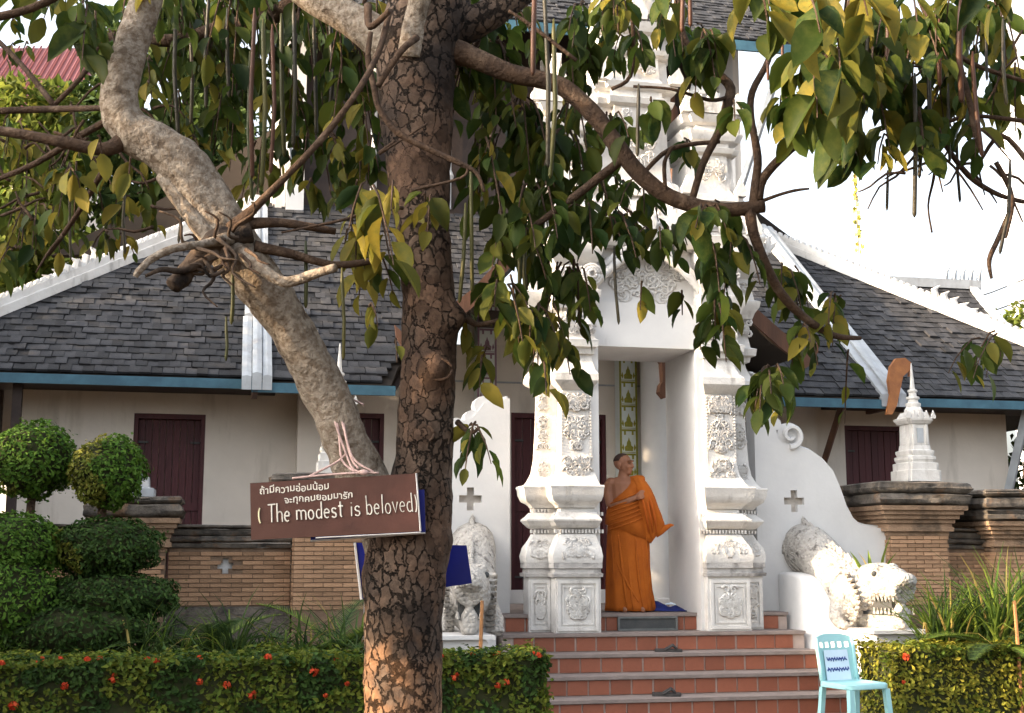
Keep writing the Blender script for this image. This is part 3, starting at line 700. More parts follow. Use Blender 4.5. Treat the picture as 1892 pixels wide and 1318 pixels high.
naga(1, 'weathered white naga statue with open jaws, right of the staircase')
naga(-1, 'white scaly naga statue behind the tree trunk, left of the staircase')

# ================================================================== TEMPLE HALL
hall = thing('temple_hall', 'cream temple hall with dark tiled tiered roofs and blue fascias', 'temple', O2, PSI)
wl_ = MB()
YW = 3.4; YC = 3.0
def wall_with_holes(mb, x0, x1, z0, z1, yf, yb, holes):
    xs = sorted(set([x0, x1] + [h[0] for h in holes] + [h[1] for h in holes]))
    for a, b in zip(xs, xs[1:]):
        hs = [h for h in holes if h[0] <= a and h[1] >= b]
        if not hs: mb.box(a, b, yf, yb, z0, z1)
        else:
            h = hs[0]
            if h[2] > z0: mb.box(a, b, yf, yb, z0, h[2])
            if h[3] < z1: mb.box(a, b, yf, yb, h[3], z1)
wall_with_holes(wl_, -6.55, -3.33, 0, 4.02, YW, YW+.3, [(-5.24,-4.41,1.05,3.25)])
wall_with_holes(wl_, 3.33, 6.35, 0, 4.02, YW, YW+.3, [(3.93,4.88,1.05,3.30)])
wall_with_holes(wl_, -3.33, 3.33, 0, 4.15, YC, YC+.3, [(-.73,.49,1.0,3.32), (-2.95,-2.30,1.4,3.27), (2.3,2.95,1.4,3.27)])
wl_.box(-3.33, -3.05, YC+.3, YW+.3, 0, 4.1); wl_.box(3.05, 3.33, YC+.3, YW+.3, 0, 4.1)
wl_.box(-6.55, -6.25, YW+.3, 12, 0, 4.0); wl_.box(6.05, 6.35, YW+.3, 12, 0, 4.0)
wl_.build('wall', CREAM, hall)
wl2 = MB(); wl2.box(-1.25, 1.25, YC, YC+.3, 4.152, 4.7); wl2.build('wall', CREAM, hall)
bk = MB(); bk.box(-6.2, 6.0, 5.2, 5.25, 0, 4.5); bk.build('inner_wall', CREAM, hall)
def hardware(x0, x1, z0, z1, yf, fr_):
    for zz in (z0 + .3, z1 - .35):
        for xa, xb in ((x0+.05, x0+.17), (x1-.17, x1-.05)): MB().box(xa, xb, yf+.062, yf+.0885, zz, zz+.025).build('hinge', SLATED, fr_)
    xm = (x0+x1)/2
    MB().box(xm-.06, xm+.06, yf+.055, yf+.0695, (z0+z1)/2+.07, (z0+z1)/2+.09).build('latch', SLATED, fr_)
def shutters(x0, x1, z0, z1, yf, n, open_=False):
    d = MB(); d.box(x0, x0+.05, yf+.02, yf+.14, z0, z1); d.box(x1-.05, x1, yf+.02, yf+.14, z0, z1); d.box(x0+.05, x1-.05, yf+.02, yf+.14, z1-.06, z1)
    fr_ = d.build('door_frame' if z0 < 1.2 else 'window_frame', MAROON, hall)
    w = (x1 - x0 - .1)/n
    for i in range(n):
        MB().box(x0+.05+i*w+.004, x0+.05+(i+1)*w-.004, yf+.09 + .006*(i%2), yf+.115, z0, z1-.062).build('plank', MAROON, fr_)
    hardware(x0, x1, z0, z1, yf, fr_)
    MB().box(x0+.05, x1-.05, yf+.07, yf+.088, (z0+z1)*.5-.05, (z0+z1)*.5+.05).build('ledge_board', MAROON, fr_)
shutters(-5.24, -4.41, 1.05, 3.25, YW, 9); shutters(3.93, 4.88, 1.05, 3.30, YW, 9)
shutters(-.73, .49, 1.0, 3.32, YC, 10); shutters(-2.95, -2.3, 1.4, 3.27, YC, 6); shutters(2.3, 2.95, 1.4, 3.27, YC, 6)
# thin string course and door threshold plinth
MB().box(-3.3, 3.3, YC-.02, YC-.002, 3.68, 3.70).build('string_course', GREYMETAL, hall)
MB().box(-3.3, 3.3, YC-.06, YC-.002, 1.0, 1.16).build('plinth', PLAIN, hall)
# porch columns: round white column and stencilled pilasters
MB().lathe(1.02, 2.55, [(1.0,.25),(1.06,.25),(1.07,.215),(4.9,.205)], 28).build('column', PLAIN, hall, True, 40)
def stencil(x0, x1, y, z0, z1, m, nm):
    c = MB().box(x0, x1, y, y+.2, z0, z1).build('pilaster', PALEBLUE, hall)
    e = MB(); e.box(x0, x0+.025, y-.004, y-.001, z0, z1); e.box(x1-.025, x1, y-.004, y-.001, z0, z1)
    e.build('stencil_border', m, c)
    wd = x1 - x0; z = z0 + .05; i = 0
    me = MB(); cx = wd/2
    me.poly_y([(cx-.05,.0),(cx+.05,.0),(cx+.055,.05),(cx+.03,.07),(cx+.025,.11),(cx+.012,.13),(cx,.17),(cx-.012,.13),(cx-.025,.11),(cx-.03,.07),(cx-.055,.05)], -.004, -.001)
    me.box(.028, wd-.028, -.004, -.001, -.055, -.03); me.box(.028, wd-.028, -.004, -.001, -.02, -.012)
    for q in (-1, 1):
        me.poly_y([(cx+q*.07,.0),(cx+q*.09,.04),(cx+q*.075,.09),(cx+q*.06,.04)], -.004, -.001)
        me.box(cx+q*.05-.012, cx+q*.05+.012, -.004, -.001, -.10, -.055)
    mm = me.mesh('stencil_motif', m)
    while z < z1 - .2:
        inst('stencil_motif', mm, c, Matrix.Translation((x0, y, z))); z += .30
stencil(.60, .83, 2.78, 1.0, 4.85, STENG, 'gold'); stencil(-1.20, -.96, 2.78, 1.0, 4.85, STENP, 'purple')
# carved brown bracket under the porch beam
bq = local(1221, 645, 1.3)
br = MB(); br.poly_y([(bq.x + a*.095, bq.z - b*.56) for a, b in ((-1,-.4),(1,-.4),(1,.1),(.7,.25),(.85,.7),(1,.8),(.8,.98),(.1,1.02),(-.5,.9),(-.35,.75),(0,.68),(-.1,.3),(-.7,.15))], 1.24, 1.36); br.build('bracket', TEAK, hall)
MB().box(-1.3, 1.3, 2.0, 2.16, 4.22, 4.4).build('porch_beam', DARKWOOD, hall)
dl = MB(); dl.box(1.16, 1.20, 1.4, 1.46, 1.0, 3.2); 
# end posts, struts
MB().box(-6.52, -6.42, 2.72, 2.82, 0, 3.6).build('post', DARKWOOD, hall)
MB().box(-7.2, -6.75, 3.5, 3.6, 0, 3.9).build('shade_panel', DARKWOOD, hall)  # dark panel stands in for deep shade in the opening past the corner
def strut(p, q, r, m): MB().tube([p, q], r, n=4).build('strut', m, hall)
strut((6.05,3.38,1.6), (6.3,2.8,3.55), .07, GREYMETAL); strut((6.36,3.3,1.8), (6.62,2.75,3.55), .06, TEAK)
strut((3.42,3.3,2.4), (3.36,2.3,3.45), .05, TEAK)

# ---- roofs
TS = .15; TW = .125
single_tiles = []; 
def roof_plane(y0, z0, ang, ymax, xl, xr, nm='roof', extra_pred=None, under=.06):
    """tiled slope rising from (y0,z0); xl(y), xr(y) give the sides"""
    T = math.tan(R(ang)); co, si = math.cos(R(ang)), math.sin(R(ang))
    r = MB()
    n = 12; ys = [y0 + (ymax-y0)*i/n for i in range(n+1)]
    lo = [[Vector((xl(y), y, z0 + (y-y0)*T - under)), Vector((xr(y), y, z0 + (y-y0)*T - under)), Vector((xr(y), y, z0 + (y-y0)*T - .012)), Vector((xl(y), y, z0 + (y-y0)*T - .012))] for y in ys]
    r.loft(lo); part = r.build(nm, UNDER, hall)
    tiles = []
    rows = int((ymax - y0)/co/TS); j = 0
    for j in range(rows):
        y = y0 + j*TS*co
        a, b = xl(y), xr(y); x = a + (j % 2)*TW*.5 + TW*.5 - rnd.uniform(0,.03)
        while x < b - TW*.4:
            tiles.append((x, y, z0 + (y-y0)*T)); x += TW
    for (x, y, z) in tiles:
        M = Matrix.Translation((x + rnd.uniform(-.006,.006), y - .01 + rnd.uniform(-.018,.010) + (-.03 if rnd.random() < .02 else 0), z + rnd.uniform(0,.008))) @ Matrix.Rotation(R(ang) - R(4.5) + rnd.uniform(-.025,.025), 4, 'X') @ Matrix.Rotation(rnd.uniform(-.02,.02), 4, 'Z') @ Matrix.Rotation(rnd.uniform(-.03,.03), 4, 'Y')
        single_tiles.append((part, M))
    return part
flat = lambda v: (lambda y: v)
E0y, E0z = 2.6, 3.60
hipL = lambda y: -(4.83 + (5.58 - y)*1.06); hipR = lambda y: 5.05 + (5.58 - y)*1.09
rl_ = roof_plane(E0y, E0z, 38, 6.4, hipL, flat(-3.7))
rr_ = roof_plane(E0y, E0z, 38, 6.4, flat(3.7), hipR)
CV = [(0,6.0),(.35,5.62),(.7,5.25),(1.15,4.83),(1.6,4.33),(2.0,4.0),(2.25,3.83),(2.5,3.3)]
def porch_x(y):                              # where the porch gable meets the centre roof
    z = 3.5 + (y - 2.0)*math.tan(R(39))
    for (xa, za), (xb, zb) in zip(CV, CV[1:]):
        if zb <= z <= za: return max(.02, xa + (xb-xa)*(za-z)/(za-zb) - .06)
    return .02
rc_ = roof_plane(2.0, 3.5, 39, 5.75, flat(-3.8), lambda y: -porch_x(y))
rc2_ = roof_plane(2.0, 3.5, 39, 5.75, porch_x, flat(3.8))
# upper roof
ru_ = roof_plane(4.55, 9.12, 40, 7.2, flat(-3.9), flat(3.9))
tile_me2 = MB().box(-.0615, .0615, 0, .185, .004, .032).mesh('tile', TILE)
hallM = Matrix.Translation(O2) @ RZ
cand = []
for i, (part, M) in enumerate(single_tiles):
    P = hallM @ M.translation; px, py = proj(P)
    vis = -20 < px < 1910 and 0 < py < 1318 and not (720 < px < 850) and not (900 < px < 1400 and py > 100)
    cand.append((P.length if vis else 1e6, i))
cand.sort(); top300 = {i for d, i in cand[:300] if d < 1e5}
rest = {}
for i, (part, M) in enumerate(single_tiles):
    if i in top300: inst('tile', tile_me2, part, M)
    else: rest.setdefault(part.name, (part, MB()))[1].box(-.0615, .0615, 0, .185, .004, .032, M=M)
for part, mb in rest.values():
    mb.build('tiles', TILE, part)['kind'] = 'stuff'
# hip ends (seen edge on) so the roof is solid
MB().add([(hipL(2.6),2.6,3.58),(hipL(6.4),6.4,3.58+3.8*.781),(hipL(6.4),9,3.58+3.8*.781),(hipL(2.6),12,3.58)], [(3,2,1,0)]).build('hip_end', UNDER, hall)
MB().add([(hipR(2.6),2.6,3.58),(hipR(6.4),6.4,3.58+3.8*.781),(hipR(6.4),9,3.58+3.8*.781),(hipR(2.6),12,3.58)], [(0,1,2,3)]).build('hip_end', UNDER, hall)
# fascias
MB().box(-8.0, -3.87, E0y-.05, E0y-.005, E0z-.13, E0z-.02).build('fascia', BLUE, hall)
MB().box(3.95, 8.2, E0y-.05, E0y-.005, E0z-.13, E0z-.02).build('fascia', BLUE, hall)
MB().box(-3.9, -2.3, 1.95, 1.995, 3.36, 3.47).build('fascia', BLUE, hall); MB().box(2.3, 3.85, 1.95, 1.995, 3.36, 3.47).build('fascia', BLUE, hall)
MB().box(-3.95, 3.95, 4.5, 4.545, 8.95, 9.10).build('fascia', BLUE, hall)
# soffits
MB().box(-8.0, -3.6, E0y, YW+.1, 3.50, 3.535).build('soffit', DARKWOOD, hall); MB().box(3.6, 8.2, E0y, YW+.1, 3.50, 3.535).build('soffit', DARKWOOD, hall)
MB().add([(-3.85,2.0,3.40),(-2.3,2.0,3.40),(-1.8,3.1,4.2),(-3.85,3.1,4.2)], [(0,1,2,3)]).build('soffit', DARKWOOD, hall); MB().add([(2.3,2.0,3.40),(3.8,2.0,3.40),(3.8,3.1,4.2),(1.8,3.1,4.2)], [(0,1,2,3)]).build('soffit', DARKWOOD, hall)
# hip ridges with beaded ornament
def ridge(p, q, nm='hip_ridge', n=60, orn=True, w=.13, h=.16, mtl=STUCCO):
    p = Vector(p); q = Vector(q); d = (q - p); ln = d.length; dn_ = d.normalized()
    sd = dn_.cross(Vector((0,0,1))).normalized(); up = sd.cross(dn_)
    mb = MB(); k = [(-w, -.03), (w, -.03), (w*.9, h*.45), (w*.6, h*.5), (w*.5, h), (-w*.5, h), (-w*.6, h*.5), (-w*.9, h*.45)]
    mb.loft([[p + sd*a + up*b for a, b in k], [q + sd*a + up*b for a, b in k]])
    r = mb.build(nm, mtl, hall)
    if orn:
        ob = MB()
        for i in range(n):
            c = p + d*((i+.5)/n) + up*h
            ob.tube([c + up*-.01 - dn_*.02, c + up*.018 - dn_*.01, c + up*.035 + dn_*.02], [.055,.048,.02], n=5)
        ob.build('ridge_ornament', mtl, r, True, 60)
    return r
Tz = math.tan(R(38))
def rp(fx, y): return (fx(y), y, E0z + (y - E0y)*Tz + .02)
ridge(rp(hipL, 2.7), rp(hipL, 6.5)); ridge(rp(hipR, 2.7), rp(hipR, 6.5))
for fx, yy, sg in ((hipL, 4.55, -1), (hipR, 4.6, 1)):               # larger finial part-way along each hip
    c = Vector(rp(fx, yy)) + Vector((0,0,.12))
    fo = MB()
    for i in range(6): fo.tube([c + Vector((sg*.10*i,-.09*i,-.07*i)), c + Vector((sg*(.10*i-.03),-.09*i+.03,.17-.09*i + .03)), c + Vector((sg*(.10*i+.05),-.09*i,.26-.10*i))], [.06,.05,.005], n=6)
    fo.build('ridge_finial', STUCCO, hall, True, 60)
# verge caps of the centre roof (grey flashing with grooves)
T39 = math.tan(R(39))
for s in (-1, 1):
    x0 = s*3.86
    for y_a, y_b, bw in ((1.93, 3.0, .15), (3.05, 5.75, .13)):
        vp = MB()
        for dx, hh in ((-bw, .10), (-bw*.25, .14), (bw*.5, .11)):
            a = Vector((x0+dx, y_a, 3.5 + (y_a-2)*T39)); b = Vector((x0+dx, y_b, 3.5 + (y_b-2)*T39))
            w_ = bw*.70
            vp.loft([[p_ + Vector((u_,0,v_)) for u_, v_ in ((0,-.06),(w_,-.06),(w_,hh*.9),(w_*.5,hh),(0,hh*.9))] for p_ in (a, b)])
        vp.build('verge_cap', GREYMETAL if s > 0 or True else STUCCO, hall)
    MB().box(x0 - .03, x0 + .03, 1.95, 2.6, 3.36, 3.50).build('verge_end', TEAK, hall)
# flame-shaped wooden finial at the foot of the right verge
hf = [(3.86,3.30),(3.93,3.30),(4.00,3.42),(4.05,3.60),(4.10,3.78),(4.20,3.86),(4.19,3.78),(4.23,3.86),(4.22,3.95),(4.14,4.01),(4.02,4.0),(3.94,3.9),(3.90,3.72),(3.92,3.55),(3.89,3.42)]
MB().poly_y([(x - .12, z - .02) for x, z in hf], 1.88, 1.94).build('eave_finial', ORANGEWOOD, hall)
# porch gable roof with curved barge boards between gateway and hall
for s in (-1, 1):
    cv = CV[:-1]
    up_ = [Vector((s*x, 1.0, z)) for x, z in cv]
    bb = MB(); bb.loft([[p_ + Vector((0,0,-.11)), p_ + Vector((0,.05,-.11)), p_ + Vector((0,.05,.10)), p_ + Vector((0,0,.10))] for p_ in up_])
    bb.build('barge_board', TEAK, hall)
    rs = MB(); rs.loft([[p_ + Vector((0,.06,0)), p_ + Vector((0,2.6,0)), p_ + Vector((0,2.6,.07)), p_ + Vector((0,.06,.07))] for p_ in up_])
    rs.build('porch_roof', UNDER, hall)
    hx = [(2.2,3.72),(2.3,3.70),(2.42,3.78),(2.50,3.92),(2.52,4.05),(2.44,3.97),(2.36,3.9),(2.2,3.92)]
    MB().poly_y([(s*(x - .08), z - .05) for x, z in (hx if s > 0 else list(reversed(hx)))], .97, 1.04).build('eave_finial', TEAK, hall)
# clerestory
cl = MB(); cl.box(-3.3, 3.25, 5.75, 5.95, 5.9, 9.6); cl.build('clerestory_wall', DARKWOOD, hall)
MB().box(3.12, 3.36, 5.55, 5.8, 5.9, 9.5).build('corner_post', PLAIN, hall); MB().box(-3.45, -3.2, 5.55, 5.8, 5.9, 9.5).build('corner_post', PLAIN, hall)
MB().box(3.365, 3.48, 5.6, 9.5, 5.9, 9.6).build('side_wall', CREAM, hall); MB().box(-3.6, -3.46, 5.6, 9.5, 5.9, 9.6).build('side_wall', CREAM, hall)
for x in (-2.2, -1.1, .35, 1.6, 2.4):
    MB().lathe(x, 5.68, [(6.6,.05),(7.0,.05),(7.1,.09),(7.2,.05),(8.2,.045),(8.3,.09),(8.4,.09),(8.45,.05),(9.0,.05)], 10).build('baluster', PLAIN if x < 1 else TEAK, hall, True, 40)
strut((3.40,5.5,7.1), (3.75,4.7,8.8), .06, GREYMETAL); strut((-3.40,5.5,7.1), (-3.75,4.7,8.8), .06, GREYMETAL)
up_s = MB(); up_s.add([(-3.9,4.55,9.04),(3.9,4.55,9.04),(3.9,7.2,9.04+2.65*.839),(-3.9,7.2,9.04+2.65*.839)], [(0,1,2,3)]); up_s.build('soffit', DARKWOOD, hall)
# the long side roof of the rear bay seen as a dark wedge behind the right hip
MB().poly_y([(3.5,6.4),(6.9,6.15),(6.3,6.55),(5.5,7.0),(4.6,7.62),(3.5,8.5)], 8, 8.2).build('rear_gable', UNDER, hall)
MB().poly_y([(-3.5,6.4),(-6.9,6.15),(-6.3,6.55),(-5.5,7.0),(-4.6,7.62),(-3.5,8.5)], 8, 8.2).build('rear_gable', UNDER, hall)

# ================================================================== BRICK WALL, PIERS AND SMALL STUPAS
def brick_face(parent, x0, x1, y, z0, z1, bh=.043, bl=.2, d=.012, skip=None):
    """individual bricks on a wall face"""
    me = MB().box(-bl/2+.004, bl/2-.004, -d, .02, .003, bh-.004).mesh('brick', BRICK)
    z = z0; j = 0
    while z + bh <= z1 + .001:
        xs = x0 - (bl*.5 if j % 2 else 0)
        while xs < x1 - .01:
            a = max(xs, x0); b = min(xs + bl, x1)
            if b - a > .04 and not (skip and skip((a+b)/2, z + bh/2, (b-a)/2)):
                inst('brick', me, parent, Matrix.Translation(((a+b)/2, y + rnd.uniform(-.004,.004), z)) @ Matrix.Diagonal(((b-a)/bl, 1, rnd.uniform(.94,1.0), 1)))
            xs += bl
        z += bh; j += 1
def rough_plan(mb, x0, x1, y0, y1, prof_, amp=.02, step=.07):
    base = []
    def seg(ax, ay, bx, by, dx, dy):
        n_ = max(2, int(max(abs(bx-ax), abs(by-ay))/step))
        for i in range(n_):
            t_ = i/n_; base.append((ax+(bx-ax)*t_, ay+(by-ay)*t_, dx if i else None, dy if i else None))
    seg(x0,y0,x1,y0,0,-1); seg(x1,y0,x1,y1,1,0); seg(x1,y1,x0,y1,0,1); seg(x0,y1,x0,y0,-1,0)
    rings = []
    for z, o in prof_:
        r_ = []
        for x, y, dx, dy in base:
            if dx is None: dx, dy = (1 if x == x1 else -1), (1 if y == y1 else -1)
            f = o + amp*(noise.noise(Vector((x*6, y*6, z*17))) + .6*noise.noise(Vector((x*17, y*17, z*30))))
            r_.append(Vector((x+dx*f, y+dy*f, z + amp*.5*noise.noise(Vector((x*5, y*5+3, z))))))
        rings.append(r_)
    return mb.loft(rings)
def capprof(z0, h, f, y0, y1, x0, x1, parent, nm='cap', m=MOSS):
    hx = (x1-x0)/2; cx = (x0+x1)/2
    return MB().plan([(x0,y0,-1,-1),(x1,y0,1,-1),(x1,y1,1,1),(x0,y1,-1,1)], [(z0 + h*a, f*b) for a, b in ((0,.12),(.16,.16),(.2,.35),(.4,.4),(.44,.72),(.5,.8),(.74,.86),(.78,1.0),(.96,.95),(1.0,.85))]).build(nm, m, parent)
def panel(x0, x1, yf, ztop, label, cross=None, grp='brick boundary wall panels'):
    t = thing('brick_wall', label, 'wall', O2, PSI, grp)
    mb = MB(); a = .075
    if cross:
        cx, cz = cross; b = .028
        for q in ((x0,cx-a,0,ztop),(cx+a,x1,0,ztop),(cx-b,cx+b,0,cz-a),(cx-b,cx+b,cz+a,ztop),(cx-a,cx-b,0,cz-b),(cx-a,cx-b,cz+b,ztop),(cx+b,cx+a,0,cz-b),(cx+b,cx+a,cz+b,ztop)):
            mb.box(q[0], q[1], yf, yf+.22, q[2], q[3])
    else: mb.box(x0, x1, yf, yf+.22, 0, ztop)
    mb.build('wall_core', MORTAR, t)
    sk = (lambda x, z, h: abs(x-cross[0]) < a + h*.6 and abs(z-cross[1]) < .045 or abs(x-cross[0]) < .03 + h*.6 and abs(z-cross[1]) < .08) if cross else None
    brick_face(t, x0, x1, yf, 1.09, ztop, skip=sk)
    for i, (z, h, f) in enumerate(((ztop,.05,.03),(ztop+.052,.06,.07),(ztop+.114,.07,.05),(ztop+.186,.04,.08))):
        rough_plan(MB(), x0-f*.9, x1+f*.9, yf, yf+.22, [(z,f*.7),(z+h*.3,f),(z+h*.7,f),(z+h-.006,f*.6)], .012).build('coping', MOSS, t, True, 50)
    MB().box(x0, x1, yf-.09, yf-.002, .6, 1.0).build('plinth', MOSS, t)
    MB().box(x0, x1, yf-.05, yf-.002, 1.002, 1.08).build('plinth', MOSS, t)
    return t
tw_ = panel(-4.66, -3.5, .42, 1.64, 'brick wall panel pierced by a small white cross, under the shuttered door', (-4.12, 1.47))
ins = MB(); ins.box(-4.195,-4.045,.47,.5,1.44,1.50); ins.box(-4.148,-4.092,.466,.5,1.395,1.545); ins.build('cross_inlay', PLAIN, tw_)
panel(-2.78, -1.99, .62, 1.64, 'brick wall panel hidden behind the tree trunk beside the left wing wall')
panel(3.5, 4.05, .42, 1.64, 'short brick wall panel between the two right-hand brick piers')
panel(4.65, 7.5, .42, 1.64, 'brick wall panel beyond the outer right brick pier')
panel(-9, -5.3, .42, 1.64, 'brick wall panel behind the ball-clipped topiary at far left')
def pier(x0, x1, zsh, ztop, flare, label, y0=.2, y1=.75):
    t = thing('brick_pier', label, 'pier', O2, PSI, 'brick piers of the boundary wall')
    MB().box(x0, x1, y0, y1, 0, zsh).build('pier_core', MORTAR, t)
    brick_face(t, x0, x1, y0, 1.05, zsh - .1, bl=.19)
    sd = MB()
    for j in range(int((zsh-1.15)/.043)): sd.box(x0-.012, x0, y0+.002, y1, 1.05+j*.043+.003, 1.05+j*.043+.039)
    sd.build('side_bricks', BRICK, t)['kind'] = 'stuff'
    MB().plan([(x0,y0,-1,-1),(x1,y0,1,-1),(x1,y1,1,1),(x0,y1,-1,1)], [(zsh-.1,.01),(zsh-.06,.012),(zsh-.055,.05),(zsh-.01,.05),(zsh-.008,.035),(zsh+.03,.035),(zsh+.032,flare*.28),(zsh+.072,flare*.3),(zsh+.076,flare*.44),(zsh+.118,flare*.46),(zsh+.122,flare*.6),(zsh+.164,flare*.62),(zsh+.168,flare*.76),(zsh+.216,flare*.78)]).build('pier_corbel', BRICKM, t)
    prof_ = []
    z = zsh+.222; k = 0
    while z < ztop - .03:
        f = flare*(1.0 + .10*((k*7) % 3 - 1))*(1 if z < ztop - .1 else .88)
        hh = min(.125, ztop - z)
        n = 10; ring = []
        rough_plan(MB(), x0, x1, y0, y1, [(z,f*.80),(z+.02,f*.97),(z+hh*.45,f*1.03),(z+hh*.55,f*.98),(z+hh-.02,f*1.0),(z+hh-.004,f*.84)], .03).build('cap_course', MOSS, t, True, 50)
        z += hh; k += 1
    return t
pier(2.80, 3.48, 1.88, 2.35, .21, 'brick pier with flared mossy cap carrying the white stupa beside the wing wall')
pier(4.05, 4.65, 1.72, 2.28, .24, 'outermost brick pier on the right with flared mossy cap')
pier(-3.48, -2.80, 1.88, 2.35, .24, 'brick pier behind the hanging sign and the leaning branch')
lp = pier(-5.28, -4.68, 1.70, 2.12, .16, 'brick pier with flared cap beside the topiary and the shuttered door')
MB().plan([(-5.1,.3,-1,-1),(-4.86,.3,1,-1),(-4.86,.6,1,1),(-5.1,.6,-1,1)], [(2.122,.05),(2.2,.05),(2.21,0),(2.32,-.01),(2.34,-.05)]).build('cap_block', GREYMETAL, lp)
def stupa(cx, label):
    t = thing('small_stupa', label, 'stupa', L(cx + .07, .32, 2.36), PSI, 'small white stupas on the brick piers')
    t.scale = (.72, .72, 1.0)
    def pl_(h): return tower_plan(h, -h, h, 0, .25)
    b = MB().plan(pl_(.20), [(0,.075),(.12,.075),(.125,.05),(.2,.05),(.21,.01),(.24,.03),(.27,.03),(.28,.0),(.31,.015),(.335,.015),(.345,-.02),(.40,-.03)]).build('plinth', STUCCO, t, True, 30)
    c = MB().plan(pl_(.165), [(.402,0),(.62,-.008),(.63,.02),(.65,.035),(.665,.05),(.69,.055),(.70,.02),(.76,-.02)]).build('cella', STUCCO, t, True, 30)
    for q in (-1, 1):
        MB().box(q*.10-.02, q*.10+.02, -.178, -.15, .405, .62).build('pilaster', STUCCO, c)
    MB().box(-.05, .05, -.172, -.16, .42, .58).build('niche', GREYMETAL, c)
    fl = FL()
    for x in (-.21,-.1,0,.1,.21): flame(fl, x, -.2, .685, .07, .09 if x else .12, .015)
    fl.build('antefix', STUCCO, c)
    MB().lathe(0, 0, [(.76,.14),(.79,.135),(.82,.105),(.84,.115),(.86,.115),(.87,.08),(.90,.075),(.91,.10),(.93,.10),(.94,.06),(.98,.055),(.99,.075),(1.01,.07),(1.02,.04),(1.06,.035),(1.31,.008)], 16).build('spire', STUCCO, t, True, 30)
stupa(3.14, 'small white tiered stupa on the brick pier right of the naga')
stupa(-3.14, 'small white tiered stupa half hidden behind the leaning branch and sign')

# ================================================================== MONK
mk = thing('person', 'person in saffron robe with bare shoulder and shaved head standing in the gateway', 'person', L(-.075, .34, ZL), 0)
bd = MB()
# torso, neck, arms and hands as one skin
bd.tube([(-.03,.0,.9),(-.03,.0,1.05),(-.035,.0,1.2),(-.04,.005,1.30),(-.04,.01,1.37)], [.13,.135,.15,.155,.09], n=14, flat=.72)
bd.tube([(-.04,.0,1.32),(-.038,-.005,1.38),(-.032,-.01,1.43)], [.085,.06,.056], n=12)
bd.sphere((-.165,.0,1.305), (.07,.065,.065), 10, 8); bd.sphere((.10,.02,1.325), (.07,.065,.065), 10, 8)
bd.tube([(-.18,.0,1.30),(-.20,-.01,1.21),(-.185,-.03,1.10),(-.175,-.045,1.075)], [.062,.055,.048,.045], n=10)          # right upper arm
bd.tube([(-.175,-.045,1.075),(-.10,-.10,1.09),(0,-.14,1.125),(.075,-.15,1.155)], [.046,.043,.035,.027], n=10)           # right forearm
bd.tube([(.075,-.15,1.155),(.10,-.155,1.17),(.125,-.155,1.18)], [.03,.037,.034], n=8, flat=.6)                            # palm
for k, (dz, ln) in enumerate(((.030,.060),(.010,.070),(-.010,.066),(-.028,.052))):
    b0 = Vector((.125,-.165,1.18 + dz)); bd.tube([b0, b0 + Vector((ln*.5,-.012,.006)), b0 + Vector((ln*.85,.012,-.004)), b0 + Vector((ln*.9,.03,-.014))], [.0105,.010,.009,.0075], n=6)
bd.tube([(.17,-.13,1.16),(.155,-.165,1.165),(.135,-.185,1.17)], [.03,.036,.03], n=8, flat=.6)                           # left palm over the right
for k, (dz, ln) in enumerate(((.028,.050),(.010,.060),(-.010,.056),(-.028,.044))):
    b0 = Vector((.135,-.185,1.17 + dz)); bd.tube([b0, b0 + Vector((-ln*.5,-.012,.004)), b0 + Vector((-ln*.85,.004,-.006)), b0 + Vector((-ln*.9,.02,-.014))], [.0105,.010,.009,.0075], n=6)
bd.tube([(.10,-.165,1.20),(.12,-.185,1.22),(.145,-.185,1.225)], [.013,.012,.009], n=6)                                   # thumb
bd.tube([(.12,.02,1.32),(.17,-.02,1.22),(.18,-.06,1.13),(.17,-.12,1.155),(.15,-.14,1.17)], [.06,.055,.047,.038,.03], n=10)  # left arm under the robe
# head turned to the picture's right, chin slightly up
HM = Matrix.Rotation(R(54), 4, 'Z') @ Matrix.Rotation(R(-1), 4, 'X')
hc = Vector((-.035,-.012,1.503))
hd = lambda x, y, z: hc + HM @ Vector((x, y, z))
def hs(c, r, nu=12, nv=9): bd.sphere(hd(*c), r, nu, nv, M=HM)
hs((0,.018,.028), (.078,.098,.088), 16, 12); hs((0,-.022,-.035), (.062,.068,.072), 14, 10); hs((0,-.055,-.085), (.036,.032,.03))
hs((0,-.085,.030), (.058,.02,.014)); hs((.034,-.066,-.03), (.026,.025,.026)); hs((-.034,-.066,-.03), (.026,.025,.026))
bd.tube([hd(0,-.088,.02), hd(0,-.105,-.012), hd(0,-.108,-.03), hd(0,-.092,-.038)], [.011,.014,.017,.012], n=6)
hs((.014,-.09,-.032), (.011,.011,.009)); hs((-.014,-.09,-.032), (.011,.011,.009))
hs((0,-.086,-.058), (.026,.012,.007)); hs((0,-.084,-.071), (.022,.012,.008))
for q in (-1, 1):
    hs((q*.080,.012,-.012), (.011,.022,.036)); hs((q*.078,.004,-.045), (.008,.012,.014))
remesh(bd.build('body', SKIN, mk, True, 180), .0075, 3)
hr = MB()                                   # shaved scalp
rings = []
for i in range(7):
    th = R(4 + i*13.5); rings.append([hc + HM @ Vector((.0815*math.sin(th)*math.cos(a)*1.0, .018 + .1015*math.sin(th)*math.sin(a) + (.028*(i/6)**2 if math.sin(a) < -.2 else 0), .028 + .0915*math.cos(th))) for a in [2*math.pi*k/20 for k in range(20)]])
hr.loft(rings); hr.build('hair', HAIR, mk, True, 180)
